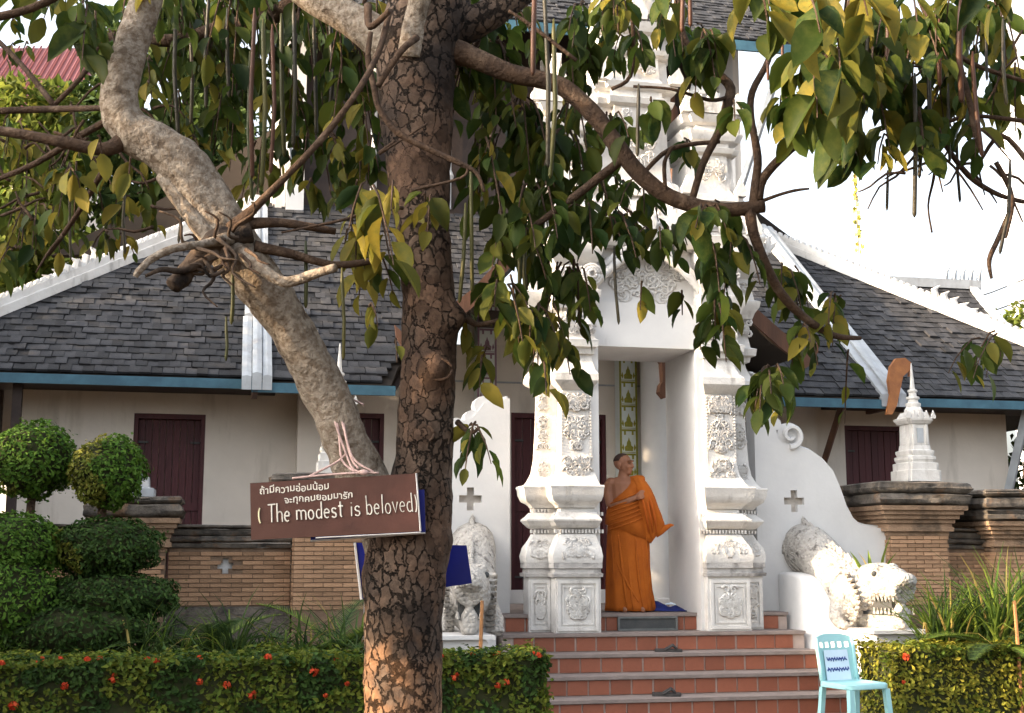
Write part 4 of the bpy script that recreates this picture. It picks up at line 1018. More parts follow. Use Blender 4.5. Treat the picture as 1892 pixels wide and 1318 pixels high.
for q in (-1, 1):
    MB().sphere(hd(q*.031,-.0835,.006), (.010,.006,.0035), 8, 6, M=HM).build('eye', RUBBER, mk, True, 180)
    MB().tube([hd(q*.013,-.099,.030), hd(q*.03,-.098,.036), hd(q*.05,-.085,.030)], .0045, n=5).build('eyebrow', HAIR, mk, True, 180)
# the robe: skirt and wrap
def ring(cx, cy, rx, ry, z, n=44, fold=.02, ph=0.0, k=9, tilt=0.0, t2=0.0):
    out = []
    for i in range(n):
        a = 2*math.pi*i/n
        f = 1 + fold*math.sin(k*a + ph) + fold*.6*math.sin(5*a - ph*1.7 + 1) + fold*.35*math.sin(17*a + ph*2)
        out.append(Vector((cx + rx*f*math.cos(a), cy + ry*f*math.sin(a), z + tilt*math.cos(a) + t2*math.sin(a))))
    return out
sk = MB()
rg = []
for z, cx_, rx_, ry_, fo in ((.012,.005,.255,.175,.05),(.06,.005,.25,.17,.05),(.13,.003,.243,.165,.048),(.22,0,.234,.16,.043),(.32,0,.228,.158,.038),(.42,0,.222,.156,.033),(.52,0,.218,.155,.03),(.62,0,.216,.155,.026),(.72,0,.214,.155,.022),(.82,0,.212,.155,.018),(.9,0,.21,.154,.015),(.98,-.005,.205,.15,.012),(1.08,-.012,.192,.145,.012)):
    rg.append(ring(cx_, 0, rx_, ry_, z, n=64, fold=fo, ph=z*3.2, k=8))
sk.loft(rg)
rb = sk.build('robe_skirt', ROBE, mk, True, 180)
wp = MB()
wp.loft([ring(-.01,0,.222,.168,.80,fold=.012,ph=0,tilt=-.09), ring(-.012,0,.215,.163,.93,fold=.018,ph=.7,tilt=-.04), ring(-.012,0,.205,.157,1.05,fold=.022,ph=1.5,tilt=.02), ring(-.01,.0,.196,.152,1.14,fold=.022,ph=2.3,tilt=.055), ring(.0,.0,.185,.145,1.21,fold=.02,ph=3,tilt=.10), ring(.045,.005,.135,.125,1.29,fold=.016,ph=3.6,tilt=.085), ring(.075,.015,.085,.10,1.355,fold=.01,ph=4,tilt=.035), ring(.06,.02,.05,.06,1.385,fold=.01,ph=4,tilt=.01)])
wp.build('robe_wrap', ROBE, mk, True, 180)
# diagonal folds over the hips
fd = MB()
for i in range(7):
    z0 = .82 + .045*i; pts = []
    for j in range(13):
        a = R(200 + j*11); z = z0 + .16*(j/12)**1.3
        rr = .222 - .02*(z - .8)/.3
        pts.append(Vector((-.01 + rr*math.cos(a)*1.0, rr*.765*math.sin(a) - .004, z)))
    fd.tube(pts, [.004 + .006*math.sin(math.pi*j/12) for j in range(13)], n=5)
for i, (a0_, a1_, zt, zb) in enumerate(((215,232,.78,.03),(238,262,.80,.05),(262,276,.74,.03),(285,300,.80,.05),(306,318,.70,.03),(225,290,.55,.10),(325,336,.78,.05))):
    pts = []
    for j in range(11):
        t_ = j/10; z = zt + (zb-zt)*t_; a = R(a0_ + (a1_-a0_)*t_); rr = .213 + .042*max(0,(.5-z)/.5)**1.5
        pts.append(Vector((rr*math.cos(a), rr*.70*math.sin(a), z)))
    fd.tube(pts, [.003 + .013*math.sin(math.pi*min(1, .08 + .85*j/10)) for j in range(11)], n=6)
fd.build('robe_fold', ROBE, mk, True, 180)['kind'] = 'stuff'
# sleeve of cloth hanging from the left forearm, tail swinging to the right
sl_ = MB(); rings = []
path = [(.115,-.04,1.345,.075,.09),(.15,-.06,1.27,.085,.10),(.175,-.09,1.18,.095,.10),(.195,-.10,1.08,.105,.085),(.22,-.09,.98,.115,.07),(.245,-.08,.88,.115,.05),(.265,-.07,.80,.10,.035),(.275,-.07,.755,.06,.02)]
for i, (x, y, z, rx, ry) in enumerate(path):
    rings.append(ring(x, y, rx, ry, z, n=40, fold=.05 + .012*i, ph=i*.35, k=7, tilt=-.02 + .085*max(0, i-3)/4))
sl_.loft(rings); sl_.build('robe_drape', ROBE, mk, True, 180)
tl = MB(); rings = []
for i in range(7):
    t = i/6; rings.append(ring(.29 + .17*t, -.075, .012 + .02*(1-t), .03*(1-t)+.004, .86 - .03*(1-t) + .02*t, n=10, fold=.0))
tl.tube([(.27,-.075,.80),(.33,-.075,.825),(.39,-.075,.855),(.43,-.08,.875),(.465,-.085,.875)], [.055,.045,.028,.018,.006], n=10, flat=.5)
tl.build('robe_tail', ROBE, mk, True, 180)
for i, x in enumerate((.14,.18,.22)):
    MB().tube([(x-.02,-.165,1.22-.02*i),(x+.01,-.185,1.08),(x+.045,-.155,.92),(x+.06,-.12,.80)], [.006,.013,.012,.004], n=6).build('drape_pleat', ROBED, mk, True, 180)
ft = MB()
for q in (-.10, .08):
    ft.tube([(q,-.02,.035),(q+.03,-.12,.032),(q+.055,-.185,.02)], [.035,.038,.022], n=8, flat=.6)
ft.build('feet', SKIN, mk, True, 180)
del wp, sk

# folded blue cloth on the landing
bc = thing('blue_cloth', 'crumpled dark blue cloth lying at the feet of the monk', 'cloth', L(.33, .36, ZL), 0)
q = MB(); g0 = random.Random(3)
n = 13; grid = []
for i in range(n):
    for j in range(n):
        x = -.22 + .42*i/(n-1); y = -.12 + .24*j/(n-1)
        e = min(i, n-1-i, j, n-1-j)/3
        z = .012 + min(1, e)*(.035 + .035*noise.noise(Vector((x*11, y*13, 2)))) + (.06*math.exp(-((x+.10)**2 + y*y)/.004)) 
        grid.append((x + .02*noise.noise(Vector((y*9, x*5, 0))), y + .025*noise.noise(Vector((x*9, 1, 3))), max(.004, z)))
q.add(grid, [(i*n+j, (i+1)*n+j, (i+1)*n+j+1, i*n+j+1) for i in range(n-1) for j in range(n-1)])
o = q.build('fabric', BLUECLOTH, bc, True, 180)
md = o.modifiers.new('solid', 'SOLIDIFY'); md.thickness = .012
MB().tube([(-.02,-.10,.075),(.04,-.112,.085),(.09,-.10,.07)], [.006,.012,.004], n=6).build('hem', PAPER, bc)

# sandals on the steps
def sandal(root, dx, rz):
    M = Matrix.Translation((dx, 0, 0)) @ Matrix.Rotation(rz, 4, 'Z')
    out = [(-.045,-.12),(.0,-.135),(.04,-.115),(.048,-.04),(.036,.03),(.04,.09),(.022,.128),(-.018,.128),(-.036,.09),(-.034,.03),(-.05,-.04)]
    s_ = MB(); s_.loft([[M @ Vector((x, y, z)) for x, y in out] for z in (0, .022)]); s_.build('sole', RUBBER, root)
    t_ = MB()
    for q in (-1, 1): t_.tube([M @ Vector((0,-.085,.024)), M @ Vector((q*.025,-.04,.06)), M @ Vector((q*.042,.03,.022))], [.007,.012,.009], n=6)
    t_.build('strap', RUBBER, root)
for lab, (x, y, z) in (('dark sandals on the second step below the landing', (.06,-.53,ZL-RISE*2+.0)), ('dark sandals lower down, two steps from the bottom of the frame', (-.18,-1.15,ZL-RISE*4))):
    t = thing('sandals', lab, 'sandals', L(x, y + .06, z), PSI + R(70), 'sandals left on the steps')
    sandal(t, -.055, .15); sandal(t, .06, -.1)

# ================================================================== CHAIR WITH NOTICE
cp_ = local(1577, 1260, -2.95); 
CHZ = .03
ch = thing('plastic_chair', 'turquoise plastic chair with a paper notice on its backrest', 'chair', L(cp_.x, -2.95, CHZ), PSI + R(14))
CS = .88; ch.scale = (CS, CS, CS); SH = max(.40, cp_.z - CHZ)/CS
st = MB()
def rrect(hx, hy, r, cx=0, cy=0, n=4):
    pts = []
    for sx, sy, a0 in ((1,1,0),(-1,1,90),(-1,-1,180),(1,-1,270)):
        for i in range(n+1):
            a = R(a0 + 90*i/n); pts.append((cx + sx*(hx-r) + r*math.cos(a), cy + sy*(hy-r) + r*math.sin(a)))
    return pts
st.loft([[Vector((x*f, y*f, z)) for x, y in rrect(.225,.215,.07)] for z, f in ((SH-.05,1.0),(SH-.045,1.03),(SH-.01,1.03),(SH,.98),(SH+.002,.88),(SH-.012,.8),(SH-.016,.3))])
st.build('seat', CHAIRM, ch, True, 50)
for q in (-1, 1):
    MB().loft([[Vector((q*(.20 + .035*t), -.19 - .035*t, 0)) + Vector((a, b, (SH-.05)*(1-t))) for a, b in ((-.026,-.022),(.026,-.022),(.026,.006),(.012,.022),(-.026,.022))] for t in (0,.3,.65,1)]).build('leg', CHAIRM, ch)
    MB().loft([[Vector((q*(.19 + .03*t), .19 + .055*t, 0)) + Vector((a, b, (SH-.05)*(1-t))) for a, b in ((-.024,-.02),(.024,-.02),(.024,.02),(-.024,.02))] for t in (0,.3,.65,1)]).build('leg', CHAIRM, ch)
# backrest: two uprights, top rail pierced by a row of holes, solid panel below
def bp(x, z): return Vector((x, .20 + .16*(z) + .03*(1 - (x/.22)**2)*1.0 - .02, SH + z))
bk_ = MB()
def bpanel(mb, x0, x1, z0f, z1f, th=.012, nx=8):
    f = []; 
    for side in (0, 1):
        for i in range(nx+1):
            x = x0 + (x1-x0)*i/nx
            for z in (z0f(x), z1f(x)): f.append(bp(x, z) + Vector((0, th if side else 0, 0)))
    m = (nx+1)*2; fs = []
    for i in range(nx):
        a = 2*i; fs += [(a, a+2, a+3, a+1), (m+a, m+a+1, m+a+3, m+a+2), (a, m+a, m+a+2, a+2), (a+1, a+3, m+a+3, m+a+1)]
    fs += [(0,1,m+1,m), (2*nx, m+2*nx, m+2*nx+1, 2*nx+1)]
    mb.add(f, fs)
top_z = lambda x: .41 - .035*(abs(x)/.21)**2.5
bpanel(bk_, -.205, .205, lambda x: .335, top_z)
bpanel(bk_, -.185, .185, lambda x: .0, lambda x: .285)
for i in range(6):
    x = -.185 + i*.074; bpanel(bk_, x-.014, x+.014, lambda x: .2851, lambda x: .3349, nx=1)
b_ = bk_.build('backrest', CHAIRM, ch, True, 50)
for q in (-1, 1):
    MB().tube([bp(q*.20,-.03) + Vector((0,-.005,0)), bp(q*.20,.12), bp(q*.205,.26), bp(q*.203,.37)], [.024,.021,.019,.016], n=8).build('upright', CHAIRM, ch, True, 180)
pp_ = MB(); pp_.add([bp(x, z) + Vector((0,-.012,0)) for x, z in ((-.14,.0),(.14,.0),(.135,.265),(-.135,.265))] + [bp(x, z) + Vector((0,-.0105,0)) for x, z in ((-.14,.0),(.14,.0),(.135,.265),(-.135,.265))], [(0,1,2,3),(7,6,5,4),(0,4,5,1),(1,5,6,2),(2,6,7,3),(3,7,4,0)])
pn = tag(pp_.build('paper_notice', PAPER), 'pale blue paper notice with two handwritten lines taped on the chair back', 'notice')
pn.scale = ch.scale; pn.location = ch.location; pn.rotation_euler = ch.rotation_euler
def bf(x, z):
    q_ = bp(.137, z); return Vector((x, q_.y - .0, q_.z))
for zl, w_ in ((.185,.115),(.095,.125)):
    pts = []
    for i in range(60):
        x = -w_ + 2*w_*i/59; pts.append(bf(x, zl + .012*math.sin(i*1.9) + .010*math.sin(i*.83 + zl*40)) + Vector((0,-.0145,0)))
    MB().tube(pts, .0042, n=4).build('handwriting', INK, pn)

# ================================================================== HEDGES
flower_me = MB()
gf = random.Random(8)
for i in range(16):
    d = Vector((gf.gauss(0,1), gf.gauss(0,1), abs(gf.gauss(0,1)))).normalized(); p = d*.022
    M = orient(p, d.cross(Vector((.3,.5,.2))).normalized(), .016, gf.uniform(0,6)); flower_me.add([M @ Vector(v) for v in ((-.7,-.7,0),(.7,-.7,0),(.7,.7,0),(-.7,.7,0))], [(0,1,2,3)])
flower_me = flower_me.mesh('flower', FLOWER)
def hedge(x0, x1, y0, y1, h, n, label, mats, flowers, seed, pick):
    t = thing('hedge', label, 'hedge', L((x0+x1)/2, (y0+y1)/2, 0), PSI, 'clipped hedges in front of the wall')
    hx, hy = (x1-x0)/2, (y1-y0)/2; gr = random.Random(seed)
    MB().box(-hx+.05, hx-.05, -hy+.05, hy-.05, 0, h-.05).build('branches', CORE, t)
    mb = MB(); puff(mb, (0,0,h/2), (hx, hy, h/2), n, .048, gr, mi=lambda p: pick(p, gr), box=True, up=.35, w=.55)
    mb.build('foliage', mats, t)['kind'] = 'stuff'
    for i in range(flowers):
        if gr.random() < .6: p = Vector((gr.uniform(-hx,hx), -hy + gr.uniform(-.01,.14), h + gr.uniform(-.03,.01)))
        else: p = Vector((gr.uniform(-hx,hx), -hy - .005, gr.uniform(h*.35,h-.05)))
        inst('flower', flower_me, t, Matrix.Translation(p) @ Matrix.Rotation(R(60) if p.z < h-.06 else R(15), 4, 'X') @ Matrix.Rotation(gr.uniform(0,6), 4, 'Z') @ Matrix.Scale(gr.uniform(.5,1.15), 4))
    return t
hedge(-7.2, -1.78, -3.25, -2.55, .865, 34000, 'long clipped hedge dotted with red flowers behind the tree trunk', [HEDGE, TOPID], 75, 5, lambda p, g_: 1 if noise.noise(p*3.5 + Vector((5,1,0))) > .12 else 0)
hedge(1.2, 5.2, -2.70, -2.02, .83, 22000, 'clipped hedge in sunlit yellow-green to the right of the plastic chair', [HEDGER, HEDGE], 6, 6, lambda p, g_: 1 if noise.noise(p*3 + Vector((2,1,0))) > .25 else 0)

# ================================================================== TOPIARY AND BED PLANTS
def blob_core(parent, c, r): MB().sphere(c, [q*.86 for q in r], 14, 9).build('clump_core', CORE, parent, True, 180)
def topiary(name, label, base, trunk, clumps, seed, cat='shrub', group=None):
    t = thing(name, label, cat, base, 0, group); gr = random.Random(seed)
    B = Vector(base)
    for tr in trunk: MB().tube([Vector(p) - B for p, r in tr], [r for p, r in tr], n=8, jit=.06).build('trunk', TWIG, t, True, 180)
    for c, r, n, mats, pick in clumps:
        c = Vector(c) - B; blob_core(t, c, r)
        mb = MB(); puff(mb, c, r, n, .045, gr, mi=lambda p: pick(p, c, r, gr), up=.3, jitter=.07)
        mb.build('clump', mats, t)['kind'] = 'stuff'
    return t
YT = 10.9
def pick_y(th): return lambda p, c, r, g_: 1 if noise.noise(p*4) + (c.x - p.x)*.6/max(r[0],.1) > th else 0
b1 = at(60, 850, YT); b2 = at(200, 872, YT - .1)
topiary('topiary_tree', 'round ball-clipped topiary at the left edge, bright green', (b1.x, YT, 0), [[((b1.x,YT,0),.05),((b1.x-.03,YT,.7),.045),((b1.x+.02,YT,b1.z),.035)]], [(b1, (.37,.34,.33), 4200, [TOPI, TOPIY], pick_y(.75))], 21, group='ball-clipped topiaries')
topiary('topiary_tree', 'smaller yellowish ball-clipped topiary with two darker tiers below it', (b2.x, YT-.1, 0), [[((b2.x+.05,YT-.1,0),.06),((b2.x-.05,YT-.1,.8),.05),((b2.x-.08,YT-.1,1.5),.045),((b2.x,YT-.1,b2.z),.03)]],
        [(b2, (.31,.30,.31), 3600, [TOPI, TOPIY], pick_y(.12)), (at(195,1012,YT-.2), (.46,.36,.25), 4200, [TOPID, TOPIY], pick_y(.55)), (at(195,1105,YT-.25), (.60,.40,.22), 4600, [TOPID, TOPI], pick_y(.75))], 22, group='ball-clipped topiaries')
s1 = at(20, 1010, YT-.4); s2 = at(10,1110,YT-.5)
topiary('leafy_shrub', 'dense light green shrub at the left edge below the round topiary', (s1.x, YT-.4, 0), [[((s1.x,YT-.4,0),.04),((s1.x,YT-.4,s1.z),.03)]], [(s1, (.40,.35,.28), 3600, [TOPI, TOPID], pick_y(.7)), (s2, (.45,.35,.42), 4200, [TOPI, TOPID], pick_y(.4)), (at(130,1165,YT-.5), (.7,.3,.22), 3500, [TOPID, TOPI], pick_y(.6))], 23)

def blade(mb, base, az, ln, w, lean, curl, mi=0, seg=5):
    d = Vector((math.cos(az), math.sin(az), 0)); sd = Vector((-d.y, d.x, 0)); vs_ = []
    for i in range(seg+1):
        t = i/seg; a = lean + curl*t*t
        p = base + d*(ln*t*math.sin(a*.8)) + Vector((0,0,1))*(ln*t*math.cos(a*.85))
        ww = w*(1 - t**2.2)*.5 + .001
        vs_ += [p - sd*ww, p + Vector((0,0,-ww*.5)) + d*ww*.3, p + sd*ww]
    fs = []
    for i in range(seg): a = 3*i; fs += [(a,a+1,a+4,a+3),(a+1,a+2,a+5,a+4)]
    mb.add(vs_, fs, mi)
def clump(label, base, n, ln, w, spread, seed, mats, wts, curl=1.0, group=None, name='strap_leaf_plant', cat='plant'):
    t = thing(name, label, cat, base, 0, group); g_ = random.Random(seed); mb = MB()
    for i in range(n):
        k = g_.random(); mi = 0
        for j, wt in enumerate(wts):
            if k < wt: mi = j; break
            k -= wt
        b = Vector((g_.gauss(0,.06), g_.gauss(0,.06), 0))
        blade(mb, b, g_.uniform(0, 6.28), ln*g_.uniform(.6,1.15), w*g_.uniform(.7,1.2), g_.uniform(.05, spread), g_.uniform(.2, curl), mi)
    mb.build('blades', mats, t)['kind'] = 'stuff'
    return t
def cycad(label, base, n, ln, seed, mats, group, rise=.9):
    t = thing('cycad', label, 'plant', base, 0, group); g_ = random.Random(seed)
    MB().lathe(0,0,[(0,.09),(.12,.1),(.2,.06)],10).build('trunk', TWIG, t)
    for i in range(n):
        az = 2*math.pi*i/n + g_.uniform(-.2,.2); el = g_.uniform(.35, 1.25)*rise; l_ = ln*g_.uniform(.75,1.1)
        d = Vector((math.cos(az), math.sin(az), 0)); mb = MB(); pts = []
        for j in range(9):
            q = j/8; pts.append(Vector((0,0,.15)) + d*l_*q*math.cos(el*(1-.5*q)) + Vector((0,0,1))*l_*(q*math.sin(el) - .35*q*q))
        mb.tube(pts, [.009*(1-.8*j/8) for j in range(9)], n=4)
        for j in range(34):
            q = .1 + .9*j/33; k = min(7, int(q*8)); p = pts[k].lerp(pts[k+1], q*8-k); tn = (pts[k+1]-pts[k]).normalized(); sd = tn.cross(Vector((0,0,1))).normalized()
            for sg in (-1,1):
                dr = (sd*sg + tn*.7 + Vector((0,0,.25))).normalized(); le = .13*l_/.7*math.sin(math.pi*(.15+.8*q)) + .02
                wv = tn*.011
                mb.add([p - wv, p + wv, p + dr*le], [(0,1,2)])
        mb.build('frond', mats[i % len(mats)], t)
    return t
GB = .62
def bed(px, py, Y, z=GB):
    p = at(px, py, Y); return (p.x, Y, z)
cycad('dark green cycad behind the hedge left of the trunk', bed(390,1180,10.6), 16, .85, 31, [BLADED, BLADED, BLADE], 'cycads in the flower bed')
cycad('cycad with pale tips just left of the tree trunk', bed(620,1180,10.7), 14, .75, 32, [BLADE, BLADED], 'cycads in the flower bed')
cycad('low dark cycad at the right edge behind the right hedge', bed(1850,1190,11.3), 15, .8, 33, [BLADED, BLADED, BLADE], 'cycads in the flower bed', .6)
clump('tuft of narrow grassy leaves beside the dark cycad', bed(330,1190,10.3), 70, .62, .016, .9, 34, [BLADED, BLADE, BLADEY], (.6,.34,.06), 1.1, 'grassy tufts in the flower bed')
clump('tuft of narrow grassy leaves between the two left cycads', bed(500,1190,10.5), 70, .55, .016, 1.0, 35, [BLADED, BLADE, BLADEY], (.6,.32,.08), 1.1, 'grassy tufts in the flower bed')
for i, (px, Y_, ln) in enumerate(((270,10.25,.72),(430,10.3,.78),(560,10.35,.7),(650,10.45,.74))):
    clump(('leftmost', 'second', 'third', 'rightmost')[i] + ' of the four low dark grassy tufts rising just behind the hedge', bed(px, 1195, Y_), 80, ln, .02, 1.1, 70+i, [BLADED, BLADE, BLADEY], (.7,.25,.05), 1.2, 'low tufts behind the hedge')
for i, (px, ln, lab) in enumerate(((1745,.74,'nearest tall grassy clump right beside the naga head'), (1800,.62,'shorter grassy clump behind the right hedge, second from the naga'), (1845,.95,'tallest grassy clump before the outer brick pier'), (1895,.9,'grassy clump cut by the right edge of the picture'))):
    clump(lab, bed(px, 1190, 11.6 + .25*(i % 2)), 130, ln*1.12, .026, .7, 40+i, [BLADE, BLADED, BLADEY], (.62,.28,.10), .9, 'grassy clumps behind the right hedge')
clump('small stiff-leaved plant behind the naga head', at(1618,1100,13.25)[:], 8, .55, .06, 1.0, 50, [BLADE, BLADEY], (.7,.3), .2, None, 'aloe_plant')
for px, Y, lab in ((885,10.7,'thin wooden stake standing behind the hedge beside the trunk'), (1878,11.1,'thin wooden stake at the right edge behind the right hedge')):
    a = at(px + 3, 1195, Y); b = at(px + (6 if px < 1000 else -4), 1110, Y)
    stk = MB(); stk.tube([(0,0,0), (a.x-b.x*0-b.x, 0, a.z*.5), (0,0,0)], .01, n=4)
    d = Vector((b.x - a.x, 0, b.z - a.z)); ba = Vector((a.x, Y, 0)); tt = MB().tube([(0,0,0), (0,0,a.z), (d.x,0,b.z)], [.017,.016,.014], n=6)
    s_ = tag(tt.build('wooden_stake', STAKE, None, True, 60), lab, 'stake', 'wooden stakes'); s_.location = ba

# ================================================================== FOREGROUND TREE
TB = at(740, 1842, 4.6); TB.z = 0
tree = thing('golden_shower_tree', 'large tree with cracked bark, forked leaning branch and long hanging pods', 'tree', TB, 0)
def px_path(lst):                            # (px, py, radius px, Y)
    pts = [at(a, b, y) - TB for a, b, r, y in lst]; rad = [r*y/F for a, b, r, y in lst]; return pts, rad
def smooth_path(pts, rad, k=4):
    P = []; Q = []
    n = len(pts)
    for i in range(n-1):
        p0, p1, p2, p3 = pts[max(i-1,0)], pts[i], pts[i+1], pts[min(i+2,n-1)]
        for j in range(k):
            t = j/k
            P.append(.5*((2*p1) + (p2-p0)*t + (2*p0-5*p1+4*p2-p3)*t*t + (3*p1-p0-3*p2+p3)*t**3)); Q.append(rad[i] + (rad[i+1]-rad[i])*t)
    P.append(pts[-1]); Q.append(rad[-1]); return P, Q
def limb(lst, n=8, m=TWIG, nm='branch', k=4, rough=.05, knots=()):
    pts, rad = smooth_path(*px_path(lst), k)
    mb = MB().tube(pts, rad, n=n)
    if rough:
        seed = rnd.uniform(0,50); kn = [at(a, b, y) - TB for a, b, y, _ in knots]
        out = []
        ringn = n
        for i, v in enumerate(mb.v):
            v = Vector(v); c = pts[min(i//ringn, len(pts)-1)]; r = (v - c)
            f = 1 + rough*(noise.noise(v*9 + Vector((seed,0,0)))*1.2 + noise.noise(v*24)*.8)
            for kp, (_, _, _, am) in zip(kn, knots):
                f += am*math.exp(-((v-kp).length/.045)**2)
            out.append(tuple(c + r*f))
        mb.v = out
    return mb.build(nm, m, tree, True, 180)
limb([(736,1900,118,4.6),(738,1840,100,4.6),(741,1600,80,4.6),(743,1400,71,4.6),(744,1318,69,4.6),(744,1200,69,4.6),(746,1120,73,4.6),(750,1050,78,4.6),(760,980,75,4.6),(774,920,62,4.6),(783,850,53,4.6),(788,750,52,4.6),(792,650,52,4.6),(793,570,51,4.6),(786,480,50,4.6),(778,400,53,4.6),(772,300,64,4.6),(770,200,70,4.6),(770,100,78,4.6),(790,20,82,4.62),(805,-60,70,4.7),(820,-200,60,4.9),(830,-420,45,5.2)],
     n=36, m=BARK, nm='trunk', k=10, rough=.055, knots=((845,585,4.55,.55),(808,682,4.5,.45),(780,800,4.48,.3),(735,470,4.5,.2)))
# raised knots: ring scars
for kx, ky, kr in ((812,684,24), (782,802,20)):
    c = at(kx, ky, 4.495) - TB; r_ = kr*4.5/F
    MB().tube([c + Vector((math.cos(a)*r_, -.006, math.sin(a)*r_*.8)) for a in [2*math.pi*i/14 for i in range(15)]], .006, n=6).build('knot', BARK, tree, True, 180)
    MB().sphere(c + Vector((0,.01,0)), (r_*.5,.012,r_*.4), 10, 6).build('knot_core', DARKWOOD, tree, True, 180)
limb([(735,1060,46,4.62),(690,930,46,4.58),(655,850,43,4.55),(625,780,42,4.52),(575,675,41,4.48),(520,580,42,4.42),(465,505,47,4.38),(428,450,52,4.35),(395,395,49,4.34),(345,315,46,4.32),(300,275,43,4.3),(255,250,40,4.3),(226,215,38,4.3),(222,160,35,4.3),(240,90,33,4.3),(262,30,31,4.3),(285,-60,28,4.3),(330,-260,22,4.3)], n=28, m=BARK2, k=12, rough=.10, knots=((215,228,4.2,.25),(400,460,4.3,.3),(500,505,4.25,.35)))
limb([(300,325,15,4.30),(350,395,16,4.27),(395,450,20,4.27),(425,480,18,4.30)], m=BARK2, n=10, rough=.12)
limb([(460,425,22,4.30),(415,440,26,4.27),(383,460,19,4.22),(356,488,16,4.17),(334,516,19,4.13),(320,530,14,4.11)], m=BARKD, n=14, rough=.3)
limb([(425,440,12,4.25),(370,452,8,4.12),(320,460,7.5,4.05),(282,478,8,4.02),(258,500,7,4.0),(250,512,5,4.0)], m=BARK2, n=9, rough=.2)
limb([(400,470,10,4.2),(340,500,7,4.1),(300,498,5,4.05),(270,510,3,4.0)], m=BARKD, rough=.1)
limb([(430,455,18,4.30),(470,488,13,4.2),(515,518,10,4.12),(545,519,9,4.1),(580,507,9,4.08),(620,494,7,4.05)], m=BARK2, rough=.22)
limb([(445,415,14,4.28),(520,412,9,4.3),(620,428,7,4.35)]); limb([(430,425,20,4.28),(470,385,9,4.25),(530,325,7,4.2),(600,250,7,4.2),(660,170,6,4.2),(700,95,6,4.3),(720,20,6,4.4)])
limb([(470,455,12,4.3),(540,470,9,4.35),(620,490,7,4.4),(700,480,6,4.45)])
limb([(225,262,18,4.28),(190,276,13,4.25),(110,262,11,4.2),(50,250,10,4.2),(-40,236,9,4.2)])
limb([(0,205,7,4.6),(90,202,7,4.6),(185,200,6,4.4),(222,195,7,4.32)]); limb([(200,300,6,4.3),(140,400,5,4.6),(90,470,4,4.8)]); limb([(0,330,5,5),(70,300,6,4.9),(150,250,7,4.7),(215,215,8,4.4)])
limb([(100,195,6,4.6),(40,120,5,4.7),(-20,60,5,4.8)]); limb([(100,195,5,4.6),(160,130,5,4.6),(190,60,4,4.6)]); limb([(-20,35,9,4.5),(60,15,8,4.5),(150,-30,8,4.5)])
# crown limbs
limb([(760,120,52,4.6),(700,70,40,4.58),(640,30,33,4.6),(570,-10,30,4.65),(470,-80,26,4.8)], m=BARK2, n=14, k=6)
limb([(760,110,30,4.5),(765,50,24,4.48),(778,-10,22,4.45),(800,-120,20,4.4)], m=BARK2, n=12)
limb([(600,-30,20,4.9),(500,30,18,5.0),(400,55,16,5.1),(320,75,13,5.2),(200,70,10,5.3)], m=TWIG)
limb([(800,70,40,4.62),(860,50,34,4.62),(930,10,30,4.65),(1010,-50,26,4.7)], m=BARK, n=14)
limb([(820,90,30,4.6),(870,105,22,4.6),(940,135,19,4.6),(1000,148,18,4.6),(1045,165,18,4.6),(1100,215,18,4.6),(1140,270,17,4.6),(1180,320,17,4.6),(1230,360,16,4.6),(1290,382,15,4.6),(1340,388,14,4.6),(1412,381,13,4.6)], m=TWIG, n=10, k=5)
limb([(1385,385,12,4.6),(1392,430,10,4.6),(1415,490,10,4.62),(1445,545,9,4.65),(1490,590,8,4.7),(1540,620,6,4.75),(1590,625,4,4.8)])
limb([(1392,385,11,4.6),(1396,340,9,4.6),(1400,290,8,4.6),(1388,220,7,4.6),(1390,170,7,4.6),(1420,110,6,4.6),(1430,40,6,4.6)], m=TWIG)
limb([(1400,370,10,4.6),(1410,330,9,4.6),(1450,285,9,4.55),(1485,258,7,4.5),(1530,220,6,4.4),(1560,120,6,4.2),(1570,0,7,4.1)])
limb([(1278,372,7,4.6),(1300,300,7,4.6),(1330,240,8,4.6),(1345,190,10,4.6),(1346,155,10,4.6),(1290,110,8,4.6),(1260,60,7,4.6),(1250,-20,8,4.6)])
limb([(985,420,6,4.6),(1060,365,8,4.6),(1120,318,9,4.6),(1150,295,9,4.6)]); limb([(1185,325,4,4.6),(1240,275,5,4.6),(1330,262,4,4.6)]); limb([(1230,355,4,4.58),(1228,300,4,4.55),(1245,270,3,4.55)])
limb([(1130,165,4,4.5),(1165,140,4,4.5),(1170,60,4,4.5),(1160,-20,5,4.5)]); limb([(1170,160,3,4.5),(1240,165,3,4.5),(1310,185,4,4.55),(1345,180,4,4.6)])
limb([(1402,374,4,4.6),(1440,360,3,4.6),(1470,352,3,4.6),(1495,349,2,4.6)])
# hanging vine loops in front of the trunk
limb([(685,60,5,4.3),(680,110,6,4.3),(692,165,6,4.3),(700,200,6,4.3),(735,245,7,4.3),(790,275,6,4.3),(845,300,6,4.3),(880,320,4,4.3),(895,355,3,4.3)])
limb([(770,70,8,4.35),(745,90,7,4.3),(720,125,6,4.3),(698,160,6,4.3)]); limb([(865,310,3,4.3),(850,330,3,4.3),(760,352,3,4.3)]); limb([(730,260,3,4.3),(700,285,3,4.3),(790,228,2,4.3)])
limb([(940,20,3,4.3),(985,50,4,4.3),(1065,112,4,4.3)]); limb([(680,10,8,4.4),(684,50,7,4.35),(720,20,6,4.3)])
limb([(745,385,4,4.4),(690,385,3,4.35),(640,405,3,4.3),(520,430,2,4.3)])
